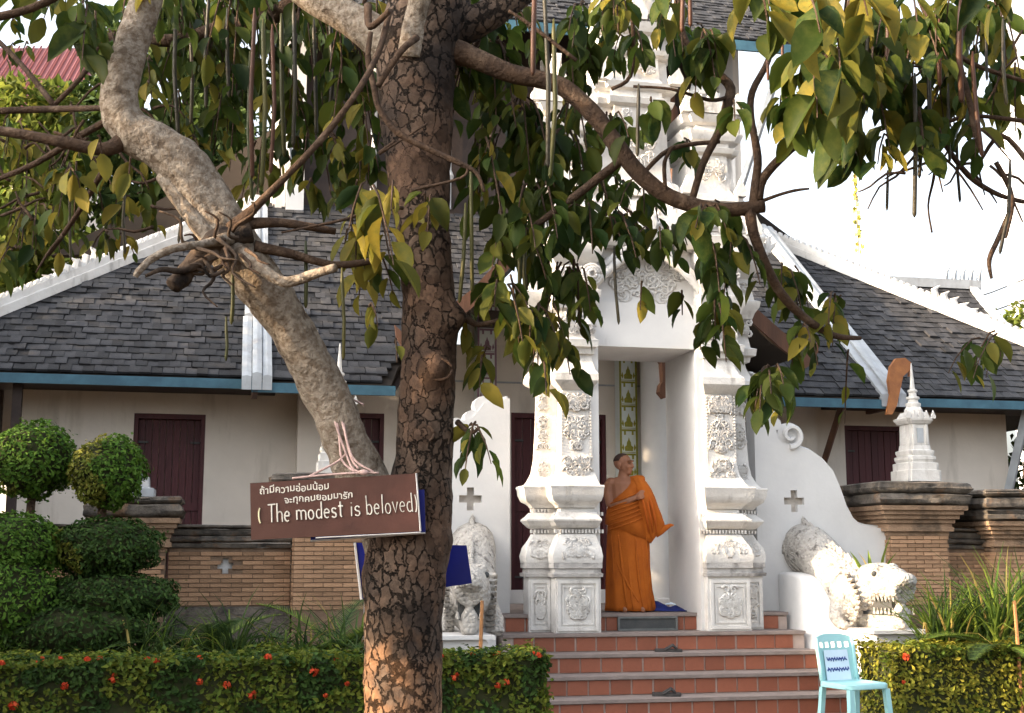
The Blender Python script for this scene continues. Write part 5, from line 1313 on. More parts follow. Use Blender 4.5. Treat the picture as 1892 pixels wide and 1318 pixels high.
# right-hand twigs
limb([(1800,-20,9,4.0),(1775,60,8,4.0),(1773,120,7,4.0),(1790,180,6,4.0),(1800,240,5,4.0),(1815,285,5,4.0)], m=TWIG)
limb([(1700,0,6,4.1),(1730,60,6,4.1),(1790,115,5,4.1),(1892,150,4,4.1)]); limb([(1690,200,4,4.3),(1740,260,5,4.3),(1790,325,6,4.3),(1845,360,5,4.3),(1900,375,4,4.3)])
limb([(1720,240,4,4.2),(1790,215,4,4.2),(1900,225,5,4.2)]); limb([(1810,300,3,4.1),(1850,250,5,4.1),(1900,300,5,4.1)]); limb([(1730,280,3,4.3),(1725,330,3,4.3),(1715,380,2,4.3),(1722,430,2,4.3)])
limb([(1870,380,4,4.1),(1845,440,5,4.1),(1828,480,5,4.1),(1832,515,3,4.1)], m=TWIG); limb([(1840,300,5,4.1),(1862,340,5,4.1),(1870,380,5,4.1),(1858,440,3,4.1)])
limb([(835,575,12,4.58),(860,588,8,4.58),(885,600,5,4.6),(930,590,4,4.6)]); limb([(845,780,6,4.6),(870,800,4,4.55),(885,790,3,4.5)])
gt = random.Random(5)
for i in range(26):
    x, y = gt.uniform(1640,1890), gt.uniform(-10,330); Y_ = gt.uniform(4.0,4.6); dx, dy = gt.choice((-1,1))*gt.uniform(30,90), gt.uniform(20,110)
    limb([(x,y,3,Y_),(x+dx*.4,y+dy*.3+gt.uniform(-15,15),2.6,Y_),(x+dx*.75,y+dy*.7,2,Y_),(x+dx,y+dy+gt.uniform(-10,20),1.3,Y_)], n=5, k=2, rough=0)
for i in range(22):
    x, y = gt.uniform(0,330), gt.uniform(150,470); Y_ = gt.uniform(4.5,5.4); dx, dy = gt.choice((-1,1))*gt.uniform(30,90), gt.uniform(-60,80)
    limb([(x,y,3.5,Y_),(x+dx*.4,y+dy*.3+gt.uniform(-15,15),3,Y_),(x+dx*.75,y+dy*.7,2.4,Y_),(x+dx,y+dy+gt.uniform(-10,20),1.5,Y_)], n=5, k=2, rough=0)
for i in range(16):                            # twisted dead twigs round the knot of the leaning limb
    x, y = 410 + gt.gauss(0,28), 455 + gt.gauss(0,22); a_ = gt.uniform(0, 6.28); l_ = gt.uniform(40,120); Y_ = 4.2 - gt.random()*.12
    limb([(x,y,4.5,Y_),(x+math.cos(a_)*l_*.4,y+math.sin(a_)*l_*.3+8,3.6,Y_-.03),(x+math.cos(a_+.5)*l_*.7,y+math.sin(a_+.4)*l_*.6,2.6,Y_-.06),(x+math.cos(a_+.2)*l_,y+math.sin(a_+.3)*l_*.9,1.5,Y_-.08)], n=5, k=3, rough=.1, m=TWIG if i % 2 else BARKD)
# ---- leaves on drooping stems
leaf_g = [leaf_mesh('leaf', LEAFG, fold=.5*f, droop=d, w=w, wave=.012) for f, d, w in ((.6,.10,.56),(.9,.32,.58),(.3,.2,.50),(.8,.05,.62),(1.2,.4,.54))]
leaf_o = [leaf_mesh('leaf', LEAFO, fold=.5*f, droop=d, w=w, wave=.02) for f, d, w in ((.7,.18,.56),(1.0,.3,.58),(.5,.1,.62))]
leaf_y = [leaf_mesh('leaf', LEAFY, fold=.5*f, droop=d, w=w, wave=.015) for f, d, w in ((.6,.12,.56),(.9,.25,.58),(.4,.18,.62))]
LEAVES = []; stems = MB()
gl = random.Random(77)
def cluster(cx, cy, rx, ry, n, Y, ln, yel, anchor=None, dY=.45):
    ns = max(1, round(n/6)); a0 = anchor or (cx, cy - ry*1.05)
    left = n
    for s_ in range(ns):
        ex = cx + rx*gl.uniform(-.95,.95); ey = cy + ry*gl.uniform(-.5,.9); ye = Y + gl.uniform(-dY,dY)
        sx = a0[0] + (ex - a0[0])*.35 + gl.uniform(-12,12); sy = min(a0[1], ey - ry*.7) + gl.uniform(-10,10)
        A = at(sx, sy, Y + (ye-Y)*.4); B = at(ex, ey, ye); mid = A.lerp(B, .5) + Vector((0,0,.03))
        pts = [A, A.lerp(mid,.5) + Vector((0,0,.015)), mid, mid.lerp(B,.5) + Vector((0,0,.012)), B]
        stems.tube([p - TB for p in pts], [.0045,.004,.0035,.003,.002], n=4)
        m = n//ns + (1 if s_ < n % ns else 0)
        for i in range(m):
            t = .12 + .88*(i+.5)/m; k = min(3, int(t*4)); p = pts[k].lerp(pts[k+1], t*4-k)
            tn = (pts[k+1]-pts[k]).normalized(); az = gl.uniform(0,6.28)
            d = Vector((math.cos(az)*.75, math.sin(az)*.6, -.85 + gl.uniform(-.35,.45))) + tn*.25
            size = ln*(.80 if Y > 4.0 else .92)*gl.uniform(.5,1.15)
            LEAVES.append((p + d.normalized()*.012, d, size, gl.uniform(-1.1,1.1), 2 if gl.random() < yel else (1 if gl.random() < .22 + yel*.4 else 0)))
CL = [
 (300,60,70,90,22,4.8,.14,.1),(360,150,70,120,36,5.2,.14,.1),(450,80,90,110,44,5.0,.14,.08),(560,110,90,120,52,5.2,.14,.1),(640,210,60,140,42,4.95,.14,.1),(430,260,60,90,28,5.4,.13,.15),(590,310,70,60,20,5.0,.13,.25),(520,230,60,80,26,5.3,.14,.1),(690,90,40,90,14,5.1,.14,.1),
 (165,70,40,60,13,4.3,.17,.08),(30,10,40,20,5,4.6,.13,.1),(60,340,80,80,46,5.6,.12,.35),(150,380,80,80,34,5.2,.13,.35),(60,440,70,60,38,5.4,.12,.25),(250,420,70,60,24,5.2,.13,.35),(40,290,60,50,20,5.6,.12,.35),(280,340,50,60,12,5.0,.12,.4),
 (190,285,16,28,2,4.15,.15,1,None,.05),(125,345,30,26,4,4.15,.15,.9,None,.05),(255,325,22,25,2,4.2,.14,.8,None,.05),(268,200,18,40,3,4.5,.16,.2),(300,0,20,20,2,4.2,.15,1),
 (680,420,60,80,18,4.3,.17,.75),(690,510,40,50,8,4.3,.18,.6),(640,480,40,60,8,4.35,.16,.9),(790,400,40,45,9,4.25,.14,.7),(665,605,35,40,4,4.3,.10,.7),(736,660,12,30,1,4.4,.11,1),(740,370,50,30,6,4.2,.12,.7),
 (900,170,70,90,44,4.9,.15,.04),(960,290,90,100,58,5.0,.15,.05),(1060,150,50,80,22,4.8,.15,.05),(1040,330,80,80,44,5.0,.14,.05),(900,350,50,90,26,4.75,.15,.08),(1120,270,45,60,14,4.8,.14,.05),(1197,235,22,35,4,4.4,.16,.05,None,.1),(1130,50,50,60,18,4.5,.13,.25),(1080,430,60,50,24,4.8,.14,.05),(980,400,70,60,30,4.8,.14,.05),(910,290,10,30,2,4.3,.13,1),
 (960,480,70,70,40,4.8,.13,.08),(930,580,55,60,28,4.6,.14,.3),(990,640,70,70,40,4.6,.15,.35),(1050,560,50,70,28,4.7,.14,.05),(870,610,20,40,6,4.55,.12,.7),(1015,710,20,40,5,4.55,.13,.4),(900,690,30,40,8,4.6,.13,.6),
 (1130,440,80,45,36,4.8,.13,.04),(1220,470,60,40,24,4.8,.13,.05),(1310,430,50,50,20,4.6,.15,.2),(1310,520,60,60,24,4.7,.14,.08),(1310,630,38,70,22,4.5,.14,.08),(1195,570,14,25,2,4.5,.12,.05,(1200,520)),(1370,500,40,60,15,4.7,.13,.1),(1260,580,20,30,3,4.6,.12,.1),
 (1450,560,50,60,22,5.0,.13,.2),(1540,600,50,50,20,5.0,.13,.3),(1430,730,45,45,18,4.7,.14,.12),(1552,740,14,50,3,4.9,.12,.2,(1560,640)),(1780,670,70,40,12,5.5,.14,.15,(1860,620)),(1390,770,18,50,5,4.7,.13,.1),(1480,650,40,40,10,4.9,.12,.2),(1850,655,12,15,1,5.4,.11,1),
 (1390,70,40,70,5,3.3,.19,.5,None,.15),(1480,70,50,80,11,3.5,.18,.6),(1575,40,50,60,9,3.4,.17,.75),(1510,190,65,90,34,4.0,.17,.25),(1600,200,80,90,36,4.1,.17,.25),(1690,150,70,110,38,4.3,.15,.2),(1770,220,55,80,26,4.4,.13,.2),(1830,90,60,80,30,4.4,.13,.25),(1560,285,60,25,7,4.1,.16,.05),(1260,20,50,50,12,4.2,.15,.4),(1290,130,55,70,15,4.5,.16,.08),(1640,280,50,30,6,4.1,.15,.1),(1820,270,20,40,4,4.2,.13,.7),(1780,20,80,40,16,4.0,.15,.4),(1660,40,50,50,14,4.0,.15,.4),(1530,130,50,50,12,3.9,.18,.5),
 (330,260,50,80,22,5.6,.13,.2),(20,260,30,40,8,5.7,.12,.3),(200,470,90,30,16,5.3,.11,.4),(30,490,40,30,14,5.3,.12,.2),(110,250,50,50,16,5.7,.12,.3),(500,330,60,60,18,5.5,.12,.2),(660,330,50,60,16,5.2,.13,.2),(390,50,60,60,20,5.4,.14,.1),(230,20,40,40,10,5.0,.14,.1),(840,20,60,40,14,4.9,.14,.1),(940,60,60,50,18,5.1,.14,.1),
 (1450,230,40,50,14,4.3,.15,.1),(1740,60,60,60,22,4.3,.14,.2),(1860,190,40,70,18,4.4,.13,.2),(1620,90,70,60,24,4.2,.15,.2),(1700,260,50,50,16,4.3,.14,.1),(1420,20,50,40,10,3.9,.16,.3),(1560,150,60,60,18,4.3,.16,.1),(1340,230,30,40,6,4.6,.14,.1),(1100,360,50,40,14,5.0,.13,.05),(1160,110,40,50,12,4.8,.14,.1),(1080,60,50,50,14,4.9,.13,.1),(1060,240,50,50,16,5.0,.13,.05),(1240,110,40,60,12,4.9,.13,.1),(1180,380,60,40,12,5.0,.12,.05),(1250,300,40,40,7,4.9,.12,.1),
 (120,15,60,25,14,5.0,.13,.1),(280,170,50,60,18,5.5,.12,.05),(340,320,50,60,16,5.6,.11,.15),(470,170,60,70,22,5.6,.13,.03),(600,60,60,60,18,5.6,.13,.03),(700,200,40,80,14,5.4,.13,.05),(400,130,50,70,18,5.6,.13,.03),(550,260,60,60,18,5.6,.12,.08),
(200,120,40,60,10,5.2,.13,.15),(330,20,60,30,14,5.3,.13,.1),(40,120,50,40,8,5.5,.11,.3),(20,60,20,30,4,5.2,.11,.2),
 (880,840,30,50,15,4.5,.13,.3,(872,785)),(560,380,40,40,6,4.6,.12,.5),(700,300,30,50,8,4.8,.13,.3),
]
for c in CL:
    c = list(c); dark = c[7] < .3; k_ = 1.3 if (1060 < c[0] < 1420 and c[1] > 380) else 2.0 if c[0] < 700 else 1.85
    c[4] = round(c[4]*(k_ if dark else 1.2)) if c[4] > 6 else c[4]
    cluster(*c)
order = sorted(range(len(LEAVES)), key=lambda i: -(LEAVES[i][2]/max(.5, LEAVES[i][0].y) if -10 < proj(LEAVES[i][0])[0] < 1900 and -40 < proj(LEAVES[i][0])[1] < 1318 else 0))
big = set(order[:300]); rest_l = MB()
def leaf_grid(M, w=.46, fold=.3, droop=.14):
    out = []
    for t in (0,.22,.48,.76,1.0):
        ww = w*.5*(math.sin(math.pi*min(1,t*.93+.035))**.75)*(1.06-.3*t) if t < 1 else .003
        out += [M @ Vector((t,-ww,-droop*t*t+fold*ww*2)), M @ Vector((t,0,-droop*t*t)), M @ Vector((t,ww,-droop*t*t+fold*ww*2))]
    return out
LGF = [f for i in range(4) for f in ((3*i,3*i+3,3*i+4,3*i+1),(3*i+1,3*i+4,3*i+5,3*i+2))]
for i, (p, d, size, roll, yel) in enumerate(LEAVES):
    M = orient(p - TB, d, size, roll)
    if i in big: inst('leaf', gl.choice((leaf_g, leaf_o, leaf_y)[yel]), tree, M)
    else: rest_l.add(leaf_grid(M, gl.uniform(.46,.64), gl.uniform(.1,.5), gl.uniform(.05,.3)), LGF, yel)
rest_l.build('foliage', [LEAFG, LEAFO, LEAFY], tree, True, 180)['kind'] = 'stuff'
stems.build('leaf_stems', TWIG, tree)['kind'] = 'stuff'
# ---- pods
def pod(x, y0, y1, r, Y, m, dx=0):
    p = [at(x, y0 - 25, Y), at(x, y0, Y), at(x + dx*.4, (y0+y1)/2, Y), at(x + dx, y1 - 6, Y), at(x + dx, y1, Y)]
    q = r*.72*Y/F; bw = rnd.uniform(-1,1)*abs(y1-y0)*.03*Y/F; tl2 = rnd.uniform(-1,1)*abs(y1-y0)*.03*Y/F
    p[2] = p[2] + Vector((bw, bw*.5, 0)); p[3] = p[3] + Vector((tl2, 0, 0)); p[4] = p[4] + Vector((tl2*1.1, 0, 0))
    MB().tube([a - TB for a in smooth_path(p, [1]*5, 3)[0]] if False else [a - TB for a in p], [.003, q, q*1.05, q, q*.25], n=8).build('pod', m, tree, True, 180)
for a in ((325,20,250,5.5,4.9,PODM),(352,60,230,5,5.0,PODM),(385,10,200,5,4.8,PODM),(470,40,330,6,4.6,PODR,3),(486,60,345,6,4.6,PODG,-2),(503,70,320,5.5,4.6,PODR),(520,50,290,6,4.7,PODG,2),(543,30,270,5.5,4.65,PODM),(580,60,250,5,4.8,PODM),(610,40,230,6,4.8,PODM),(462,120,370,5,4.7,PODG),(640,50,220,5,4.9,PODM),(420,40,180,5,4.9,PODM),
          (332,350,450,4,4.6,PODM),(130,330,480,4,5.0,PODM),(230,360,470,4,5,PODM),(565,470,570,5,4.4,PODG,2),(632,520,665,4.5,4.3,PODG,4),(418,610,668,4,4.3,PODG),(430,520,600,5,4.3,PODG),(870,330,540,5,4.5,PODG,6),(860,400,560,5,4.5,PODG,-6),
          (988,-10,140,7,4.2,PODR),(1006,-10,310,6,4.3,PODM,-2),(1023,60,330,6,4.4,PODG),(957,420,560,5,4.6,PODG),(970,440,570,5,4.6,PODG),(1135,480,600,4,4.6,PODM,6),(1180,180,290,5,4.4,PODM),(1262,-10,60,6,4.2,PODR),(1275,-10,50,6,4.2,PODR),
          (1690,160,402,6,4.0,PODM),(1716,130,290,6,4.1,PODM),(1735,60,160,6,4.0,PODR),(1600,10,120,6,4.1,PODM),(1590,200,290,6,4.2,PODM,-8),(1752,180,300,4.5,4.2,PODM),(1768,270,375,4,4.3,PODM,6),(1853,60,195,5,4.0,PODM,4),(1822,70,150,4,4.0,PODM),(1775,20,190,8,3.9,PODR,2),(1797,120,290,6,3.9,PODR,16),(1640,340,390,4,4.6,PODM),(1460,180,265,5,4.3,PODM),(1640,20,110,6,4.1,PODR),(1866,320,470,5,4.0,PODM,-14),(1420,60,150,4,4.3,PODR),(1447,40,120,4,4.3,PODR),(1700,230,330,5,4.2,PODM)):
    pod(*a)

# ================================================================== SIGNS, ROPE
YS = 4.38
def board(corners, Y, th=.014):
    c = [at(x, y, Y + dy) for x, y, dy in corners]; n = (c[1]-c[0]).cross(c[2]-c[0]).normalized()
    if n.y > 0: n = -n
    return c, n
bc_, nn = board(((464,998,-.01),(777,982,.01),(769,875,.01),(462,893,-.01)), YS)
org = bc_[0].copy()
sg = thing('wooden_sign', 'brown wooden sign with white hand-painted lettering hanging on the tree', 'sign', org)
sb = MB(); sb.add([p - org for p in bc_] + [p - org - nn*.014 for p in bc_], [(0,1,2,3),(7,6,5,4),(0,4,5,1),(1,5,6,2),(2,6,7,3),(3,7,4,0)]); sb.build('board', SIGNB, sg)
e_ = MB(); e_.tube([bc_[1] - org + nn*.002, bc_[2] - org + nn*.002], .003, n=4); e_.tube([bc_[0].lerp(bc_[1],.38) - org + Vector((0,0,-.004)), bc_[1] - org + Vector((0,0,-.004))], .0022, n=4); e_.build('edge_strip', EDGEW, sg)
def sp(px, py):                              # photo pixel on the sign's face -> point in the sign's frame
    # bilinear in the board quad
    u = (px - 463)/ (310.0); top = 893 - 18*u; bot = 998 - 16*u; v = (bot - py)/(bot - top)
    a = bc_[0].lerp(bc_[1], u); b = bc_[3].lerp(bc_[2], u); return a.lerp(b, v) - org + nn*.003
def arc(cx, cy, rx, ry, a0, a1, n=8): return [(cx + rx*math.cos(R(a0 + (a1-a0)*i/n)), cy + ry*math.sin(R(a0 + (a1-a0)*i/n))) for i in range(n+1)]
GL = {   # strokes: x right, y up, x-height .56, ascender 1
 'T': (.62, [[(0,.93),(.62,.97)], [(.31,.95),(.31,0)]]), 'h': (.5, [[(.05,1),(.05,0)], [(.05,.3)] + arc(.25,.35,.2,.2,160,0) + [(.45,0)]]),
 'e': (.5, [[(.05,.3),(.45,.32)] + arc(.25,.28,.2,.27,15,310)]), 'm': (.8, [[(.05,.56),(.05,0)], [(.05,.35)] + arc(.22,.38,.17,.17,150,0) + [(.39,0)], [(.39,.35)] + arc(.57,.38,.18,.17,150,0) + [(.75,0)]]),
 'o': (.52, [arc(.26,.28,.21,.27,90,450,14)]), 'd': (.52, [arc(.24,.27,.19,.26,60,320,12), [(.45,1),(.45,0)]]), 's': (.42, [arc(.22,.42,.16,.14,30,250,8) + arc(.2,.14,.17,.14,80,-150,8)]),
 't': (.42, [[(.2,.9),(.2,.05),(.3,0)], [(.02,.62),(.4,.64)]]), 'i': (.2, [[(.1,.56),(.1,0)], [(.1,.76),(.1,.80)]]), 'b': (.52, [[(.06,1),(.06,0)], arc(.26,.27,.2,.26,130,-140,12)]),
 'l': (.2, [[(.1,1),(.1,0)]]), 'v': (.46, [[(.02,.56),(.23,0),(.44,.56)]]), '(': (.3, [arc(.3,.42,.2,.45,115,245)]), ')': (.3, [arc(.0,.42,.2,.5,65,-65)]), ' ': (.34, [])}
def write(text, x0, y0, x1, y1, hpx, rad):
    tot = sum(GL[c][0] + .1 for c in text); k = (x1-x0)/tot; x = x0
    for ch_ in text:
        w_, strokes = GL[ch_]
        if strokes:
            mb = MB(); jy = rnd.uniform(-1,1); jx = rnd.uniform(-.03,.03)
            for st_ in strokes:
                pts = [sp(x + (a + jx*b)*k, y0 + (y1-y0)*(x - x0)/(x1-x0) - b*hpx + jy) for a, b in st_]
                mb.tube(pts, rad*rnd.uniform(.85,1.15), n=5)
            mb.build('letter', CHALKY if ch_ == '(' else CHALK, sg)
        x += (w_ + .1)*k
write('( The', 476, 967, 538, 963, 34, .0025); write('modest', 547, 961, 636, 955, 31, .0027); write('is', 646, 953, 668, 952, 31, .0025); write('beloved)', 676, 951, 774, 945, 35, .0020)
def thai(txt, x0, y0, x1, y1, hpx):
    cu = bpy.data.curves.new('lettering', 'FONT'); cu.body = txt; cu.size = 1.0; cu.extrude = .0; cu.offset = .012
    tmp = bpy.data.objects.new('tmp', cu); C.objects.link(tmp)
    bpy.context.view_layer.update()
    me = bpy.data.meshes.new_from_object(tmp.evaluated_get(bpy.context.evaluated_depsgraph_get()))
    bpy.data.objects.remove(tmp)
    if len(me.vertices) == 0: return
    xs = [v.co.x for v in me.vertices]; mn, mx = min(xs), max(xs)
    for v in me.vertices:
        u = (v.co.x - mn)/(mx - mn); wob = 1.2*math.sin(u*23)
        v.co = sp(x0 + (x1-x0)*u, y0 + (y1-y0)*u - v.co.y*hpx + wob) + nn*.0005
    me.materials.clear(); me.materials.append(CHALK)
    o = bpy.data.objects.new('lettering', me); C.objects.link(o); o.parent = sg
thai('ถ้ามีความอ่อนน้อม', 481, 913, 609, 904, 18); thai('จะทุกคนยอมมารัก', 526, 930, 652, 920, 17)
# blue board hung behind the brown sign and around the trunk's back
c2, n2 = board(((574,1000,.05),(786,985,.05),(784,905,.05),(574,915,.05)), YS)
o2 = c2[0].copy(); bs = thing('blue_sign', 'dark blue board showing as a strip below the brown sign', 'sign', o2)
b2_ = MB(); b2_.add([p - o2 for p in c2] + [p - o2 - n2*.01 for p in c2], [(0,1,2,3),(7,6,5,4),(0,4,5,1),(1,5,6,2),(2,6,7,3),(3,7,4,0)]); b2_.build('board', SIGNBLUE, bs)
MB().tube([c2[0] - o2 + n2*.003, c2[1] - o2 + n2*.003], .003, n=4).build('edge_strip', EDGEW, bs)
c3, n3 = board(((668,1108,.0),(872,1078,.0),(862,1008,.0),(656,1003,.0)), 4.82)
o3 = c3[0].copy(); bs = thing('blue_sign', 'blue board fixed behind the trunk, sticking out on its right side', 'sign', o3)
b3_ = MB(); b3_.add([p - o3 for p in c3] + [p - o3 - n3*.01 for p in c3], [(0,1,2,3),(7,6,5,4),(0,4,5,1),(1,5,6,2),(2,6,7,3),(3,7,4,0)]); b3_.build('board', SIGNBLUE, bs)
MB().tube([c3[0] - o3 + n3*.004, c3[3] - o3 + n3*.004], .005, n=5, flat=.4).build('edge_strip', EDGEW, bs)
# rope
rp_ = MB(); ro = at(640, 760, 4.42)
rope = thing('rope', 'pinkish rope looped over the leaning branch holding the sign', 'rope', ro)
for i, pth in enumerate((((612,752,4.45),(622,790,4.44),(640,840,4.42),(652,866,4.40),(672,875,4.385)), ((618,750,4.45),(626,800,4.44),(632,850,4.42),(655,872,4.39)), ((625,752,4.45),(637,800,4.44),(648,845,4.42),(662,866,4.39)), ((632,760,4.46),(640,810,4.43),(655,850,4.4),(690,872,4.385)), ((572,880,4.385),(600,866,4.4),(625,852,4.42),(640,838,4.42)), ((540,884,4.385),(600,878,4.38),(660,874,4.38),(700,874,4.385)), ((612,752,4.45),(606,740,4.5),(640,735,4.56),(672,748,4.52)))):
    MB().tube(smooth_path([at(a,b,c)-ro for a,b,c in pth],[1]*len(pth),4)[0], .0038, n=6).build('strand', ROPE, rope, True, 180)
MB().sphere(at(672,873,4.375)-ro, (.018,.012,.01), 8, 6).build('knot', ROPE, rope, True, 180)

# ================================================================== BACKGROUND
def crown_tree(name, label, base, h, clumps, n, size, m, seed, cat='tree', group=None, reject=None, trunk_r=.25, sub=26):
    t = thing(name, label, cat, base, 0, group); g_ = random.Random(seed); B = Vector(base)
    MB().tube([(0,0,0),(.05,.05,h*.25),(-.1,.1,h*.5),(.1,0,h*.8)], [trunk_r,trunk_r*.8,trunk_r*.6,trunk_r*.2], n=10, jit=.05).build('trunk', TWIG, t, True, 180)
    mb = MB(); lb = MB()
    for (c, r) in clumps:
        c = Vector(c) - B; lb.tube([(0,0,h*.3), c*.5 + Vector((0,0,h*.18)), c], [trunk_r*.5,trunk_r*.3,trunk_r*.1], n=6)
        for k in range(sub):
            d = Vector((g_.gauss(0,1), g_.gauss(0,1), g_.gauss(0,1))).normalized()*g_.random()**.4
            sc_ = c + Vector((d.x*r[0], d.y*r[1], d.z*r[2])); sr = g_.uniform(.22,.42)*min(r)
            for j in range(n//sub):
                q = Vector((g_.gauss(0,1), g_.gauss(0,1), g_.gauss(0,1))).normalized()*sr*g_.uniform(.5,1.1)
                p = sc_ + q
                if reject and reject(p + B): continue
                dd = q.normalized() + Vector((g_.gauss(0,.6), g_.gauss(0,.6), g_.gauss(0,.6) - .2))
                mb.add(leaf_verts(orient(p, dd, size*g_.uniform(.6,1.3), g_.uniform(-1.5,1.5)), w=.5), LEAF_F)
    lb.build('limbs', TWIG, t)['kind'] = 'stuff'
    mb.build('crown', m, t)['kind'] = 'stuff'
    return t
BT = 'background trees behind the hall'
crown_tree('garden_tree', 'sunlit yellow-green tree behind the left roof, at the left edge', (-10.8,25,0), 9, [((-11,25,7.9),(2.0,1.6,1.7)),((-9.2,24.5,7.4),(1.7,1.5,1.5)),((-12,25,6.4),(1.8,1.5,1.5)),((-9.6,25,9.6),(1.3,1.2,1.2)),((-11.9,25,9.3),(.9,.9,.8))], 4000, .26, BGLEAF, 61, group=BT)
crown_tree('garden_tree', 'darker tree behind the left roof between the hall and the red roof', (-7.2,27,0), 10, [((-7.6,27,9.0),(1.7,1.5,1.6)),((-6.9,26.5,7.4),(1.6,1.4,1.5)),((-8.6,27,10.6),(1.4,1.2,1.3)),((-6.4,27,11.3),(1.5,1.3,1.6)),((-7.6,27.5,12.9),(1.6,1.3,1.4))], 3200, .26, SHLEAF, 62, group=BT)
crown_tree('garden_tree', 'small light green tree showing above the hip at the right edge', (15.2,38,0), 8, [((14.9,38,8.0),(1.0,1.0,.9)),((15.6,38,7.0),(1.2,1.1,1.2))], 1500, .22, BGLEAF, 63, group=BT)
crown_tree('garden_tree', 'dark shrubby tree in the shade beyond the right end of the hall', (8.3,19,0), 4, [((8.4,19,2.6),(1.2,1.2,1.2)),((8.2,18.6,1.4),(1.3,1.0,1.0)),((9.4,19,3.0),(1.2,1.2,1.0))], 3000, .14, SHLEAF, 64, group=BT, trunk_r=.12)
# red metal-roofed building at upper left
rb_ = thing('red_roofed_building', 'building with a steep red metal roof behind the trees at upper left', 'building', (-19.6,46,0))
RR = 2.3
MB().box(-6, 2.8, 0, 8, 0, 16.8).build('wall', CREAM, rb_)
rp0 = [(-7,-.8,16.5),(3.4,-.8,16.5),(3.0,4,21.9),(-7,4,21.9)]
MB().add(rp0 + [(x, y+.1, z-.12) for x, y, z in rp0], [(0,1,2,3),(7,6,5,4),(0,4,5,1),(1,5,6,2),(2,6,7,3),(3,7,4,0)]).build('roof', REDROOF, rb_)
for i in range(34):
    x = -6.9 + i*.3; MB().tube([(x,-.83,16.55),(x*.97 if x > 0 else x,3.97,21.96)], .045, n=4).build('roof_rib', REDROOF, rb_)
# rear chapel roof on the right
rc = thing('rear_chapel', 'small rear chapel roof with white ridge and gable beyond the right hip', 'temple', L(0, 12, 0), PSI)
MB().box(9.0, 11.6, 0, 4, 0, 6.2).build('wall', CREAM, rc)
T1 = MB(); T1.add([(8.6,-.6,6.0),(11.95,-.6,6.0),(11.75,.6,7.38),(8.6,.6,7.38),(8.6,-.5,5.9),(11.95,-.5,5.9),(11.75,.7,7.28),(8.6,.7,7.28)], [(0,1,2,3),(7,6,5,4),(0,4,5,1),(1,5,6,2),(2,6,7,3),(3,7,4,0)]); rr0 = T1.build('roof', UNDER, rc)
tl_ = MB(); gq = random.Random(4)
for j in range(10):
    for i in range(20):
        x = 8.65 + i*.165 + (j % 2)*.08; y = -.6 + j*.12; z = 6.0 + j*.138
        if x < 11.8: tl_.box(-.078,.078,0,.2,.01,.035, M=Matrix.Translation((x,y,z)) @ Matrix.Rotation(R(45),4,'X'))
tl_.build('tiles', TILE, rr0)['kind'] = 'stuff'
MB().box(8.6, 11.9, .5, .7, 7.36, 7.56).build('ridge', GREYMETAL, rc)
MB().loft([[Vector((x-.09,y,z-.08)), Vector((x+.09,y,z-.08)), Vector((x+.09,y,z+.10)), Vector((x-.09,y,z+.10))] for x, y, z in ((11.95,-.7,5.95),(11.75,.2,6.95),(11.70,.65,7.5))]).build('gable_edge', GREYMETAL, rc)
for i in range(5):
    x = 11.9 - .2*i; MB().tube([(x,.6,7.55),(x+.03,.6,7.75),(x+.12,.6,7.85 + .05*(i == 0))], [.07,.05,.01], n=6).build('ridge_finial', GREYMETAL, rc, True, 60)
MB().lathe(8.62, .6, [(7.4,.12),(7.5,.10),(7.55,.14),(7.6,.06),(7.75,.05),(8.05,.01)], 10).build('spire', STUCCO, rc, True, 40)
# pale tall building at the right edge, far behind
fb = thing('pale_tower_block', 'plain pale tall building at the far right edge', 'building', (28.4,70,0), 0)
MB().box(-.6, 9, 0, 1.5, 0, 60).build('wall', FARWALL, fb)
for i in range(3): MB().box(-.62 - .02, 9, -.04, -.002, 12 + i*9, 12.15 + i*9).build('ledge', FARWALL, fb)
# hanging gilded streamer
st0 = at(1578, 262, 12.0); sr_ = thing('temple_streamer', 'thin gilded streamer hanging against the sky right of the gateway', 'streamer', st0)
MB().tube([(0,0,1.3),(0,0,0),(.0,0,-1.1)], .004, n=4).build('cord', STAKE, sr_)
g5 = random.Random(9)
for i in range(46):
    z = -.18 - i*.02; w_ = .012 + .03*max(0, (i-14)/32)
    M = Matrix.Translation((g5.uniform(-w_,w_), g5.uniform(-w_,w_), z)) @ Matrix.Rotation(g5.uniform(0,3), 4, 'Z') @ Matrix.Rotation(g5.uniform(-1,1), 4, 'Y')
    MB().box(-.018,.018,-.002,.002,-.02,.012, M=M).build('gilt_leaf', STENG, sr_)
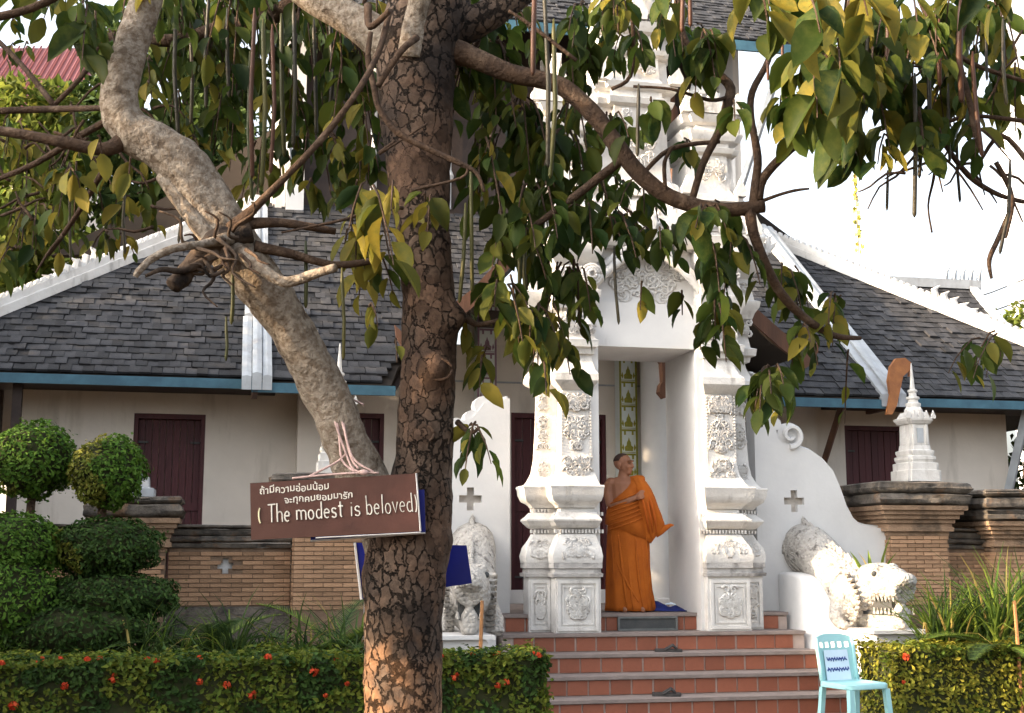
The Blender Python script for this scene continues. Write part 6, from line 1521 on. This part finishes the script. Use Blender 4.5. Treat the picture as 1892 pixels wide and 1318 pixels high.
# overhead wires
for i, (ya, yb) in enumerate(((585,520),(615,560))):
    a = at(1690, ya, 40); b = at(1960, yb - 30, 44)
    w_ = MB().tube([Vector((0,0,0)), (b-a)*.5 + Vector((0,0,-.1)), b-a], .02, n=4).build('overhead_wire', RUBBER); w_.location = a
    tag(w_, ('upper' if i == 0 else 'lower') + ' thin overhead wire crossing the sky at the right edge', 'wire', 'overhead wires')

# ================================================================== UNSEEN TREES ADDED TO THE LEFT (they shade the front, gaps shaped for sun)
LIT = [(L(1.95,-.3,1.45), .32), (L(2.1,-.9,1.2), .42), (L(1.75,-.9,.7), .35), (at(745,1230,4.5), .32), (at(745,1310,4.5), .3), (L(-.85,-.15,2.5), .45), (L(.55,-.1,2.7), .5), (L(.55,-.1,1.9), .35), (L(2.0,-2.6,.7), .6), (L(3.2,-2.6,.75), .7), (L(3.6,-1.0,1.0), .6), (b1 + Vector((0,0,.15)), .25), (b2 + Vector((-.1,0,.1)), .25), (at(900,1185,10.1), .3), (at(300,1205,9.6), .25), (L(4.0,2.0,3.7), .3), (at(690,470,4.3), .35), (at(1480,60,3.5), .4), (at(1600,200,4.1), .4), (at(340,400,4.3), .22), (at(480,90,4.8), .2), (at(960,1190,10.0), .3), (at(1100,1250,11.5), .15), (at(990,630,4.6), .25)]  # spots whose sun rays are cleared of leaves in the added crowns
def lit(p):
    for q, r in LIT:
        v = p - q; t = v.dot(S)
        if t > 0 and (v - S*t).length < r*1.0: return True
    return False
for i, (x, y, z, r, lab) in enumerate(((-11.5,11.0,5.4,3.4,'broad unseen shade tree added left of the temple hall'), (-12.0,5.6,5.2,3.4,'broad unseen shade tree added left of the flower bed'), (-11.5,.4,5.0,3.2,'broad unseen shade tree added left of the camera'), (-12.5,16.5,5.6,3.4,'broad unseen shade tree added beside the far left end of the hall'))):
    crown_tree('added_shade_tree', lab, (x, y, 0), 6, [((x, y, z), (r, r*.95, r*1.05)), ((x-1, y+1.5, z-1.2), (r*.8, r*.8, r*.7))], 6500, .30, SHLEAF, 80+i, group='unseen shade trees added left of the picture', reject=lit, trunk_r=.3, sub=60)
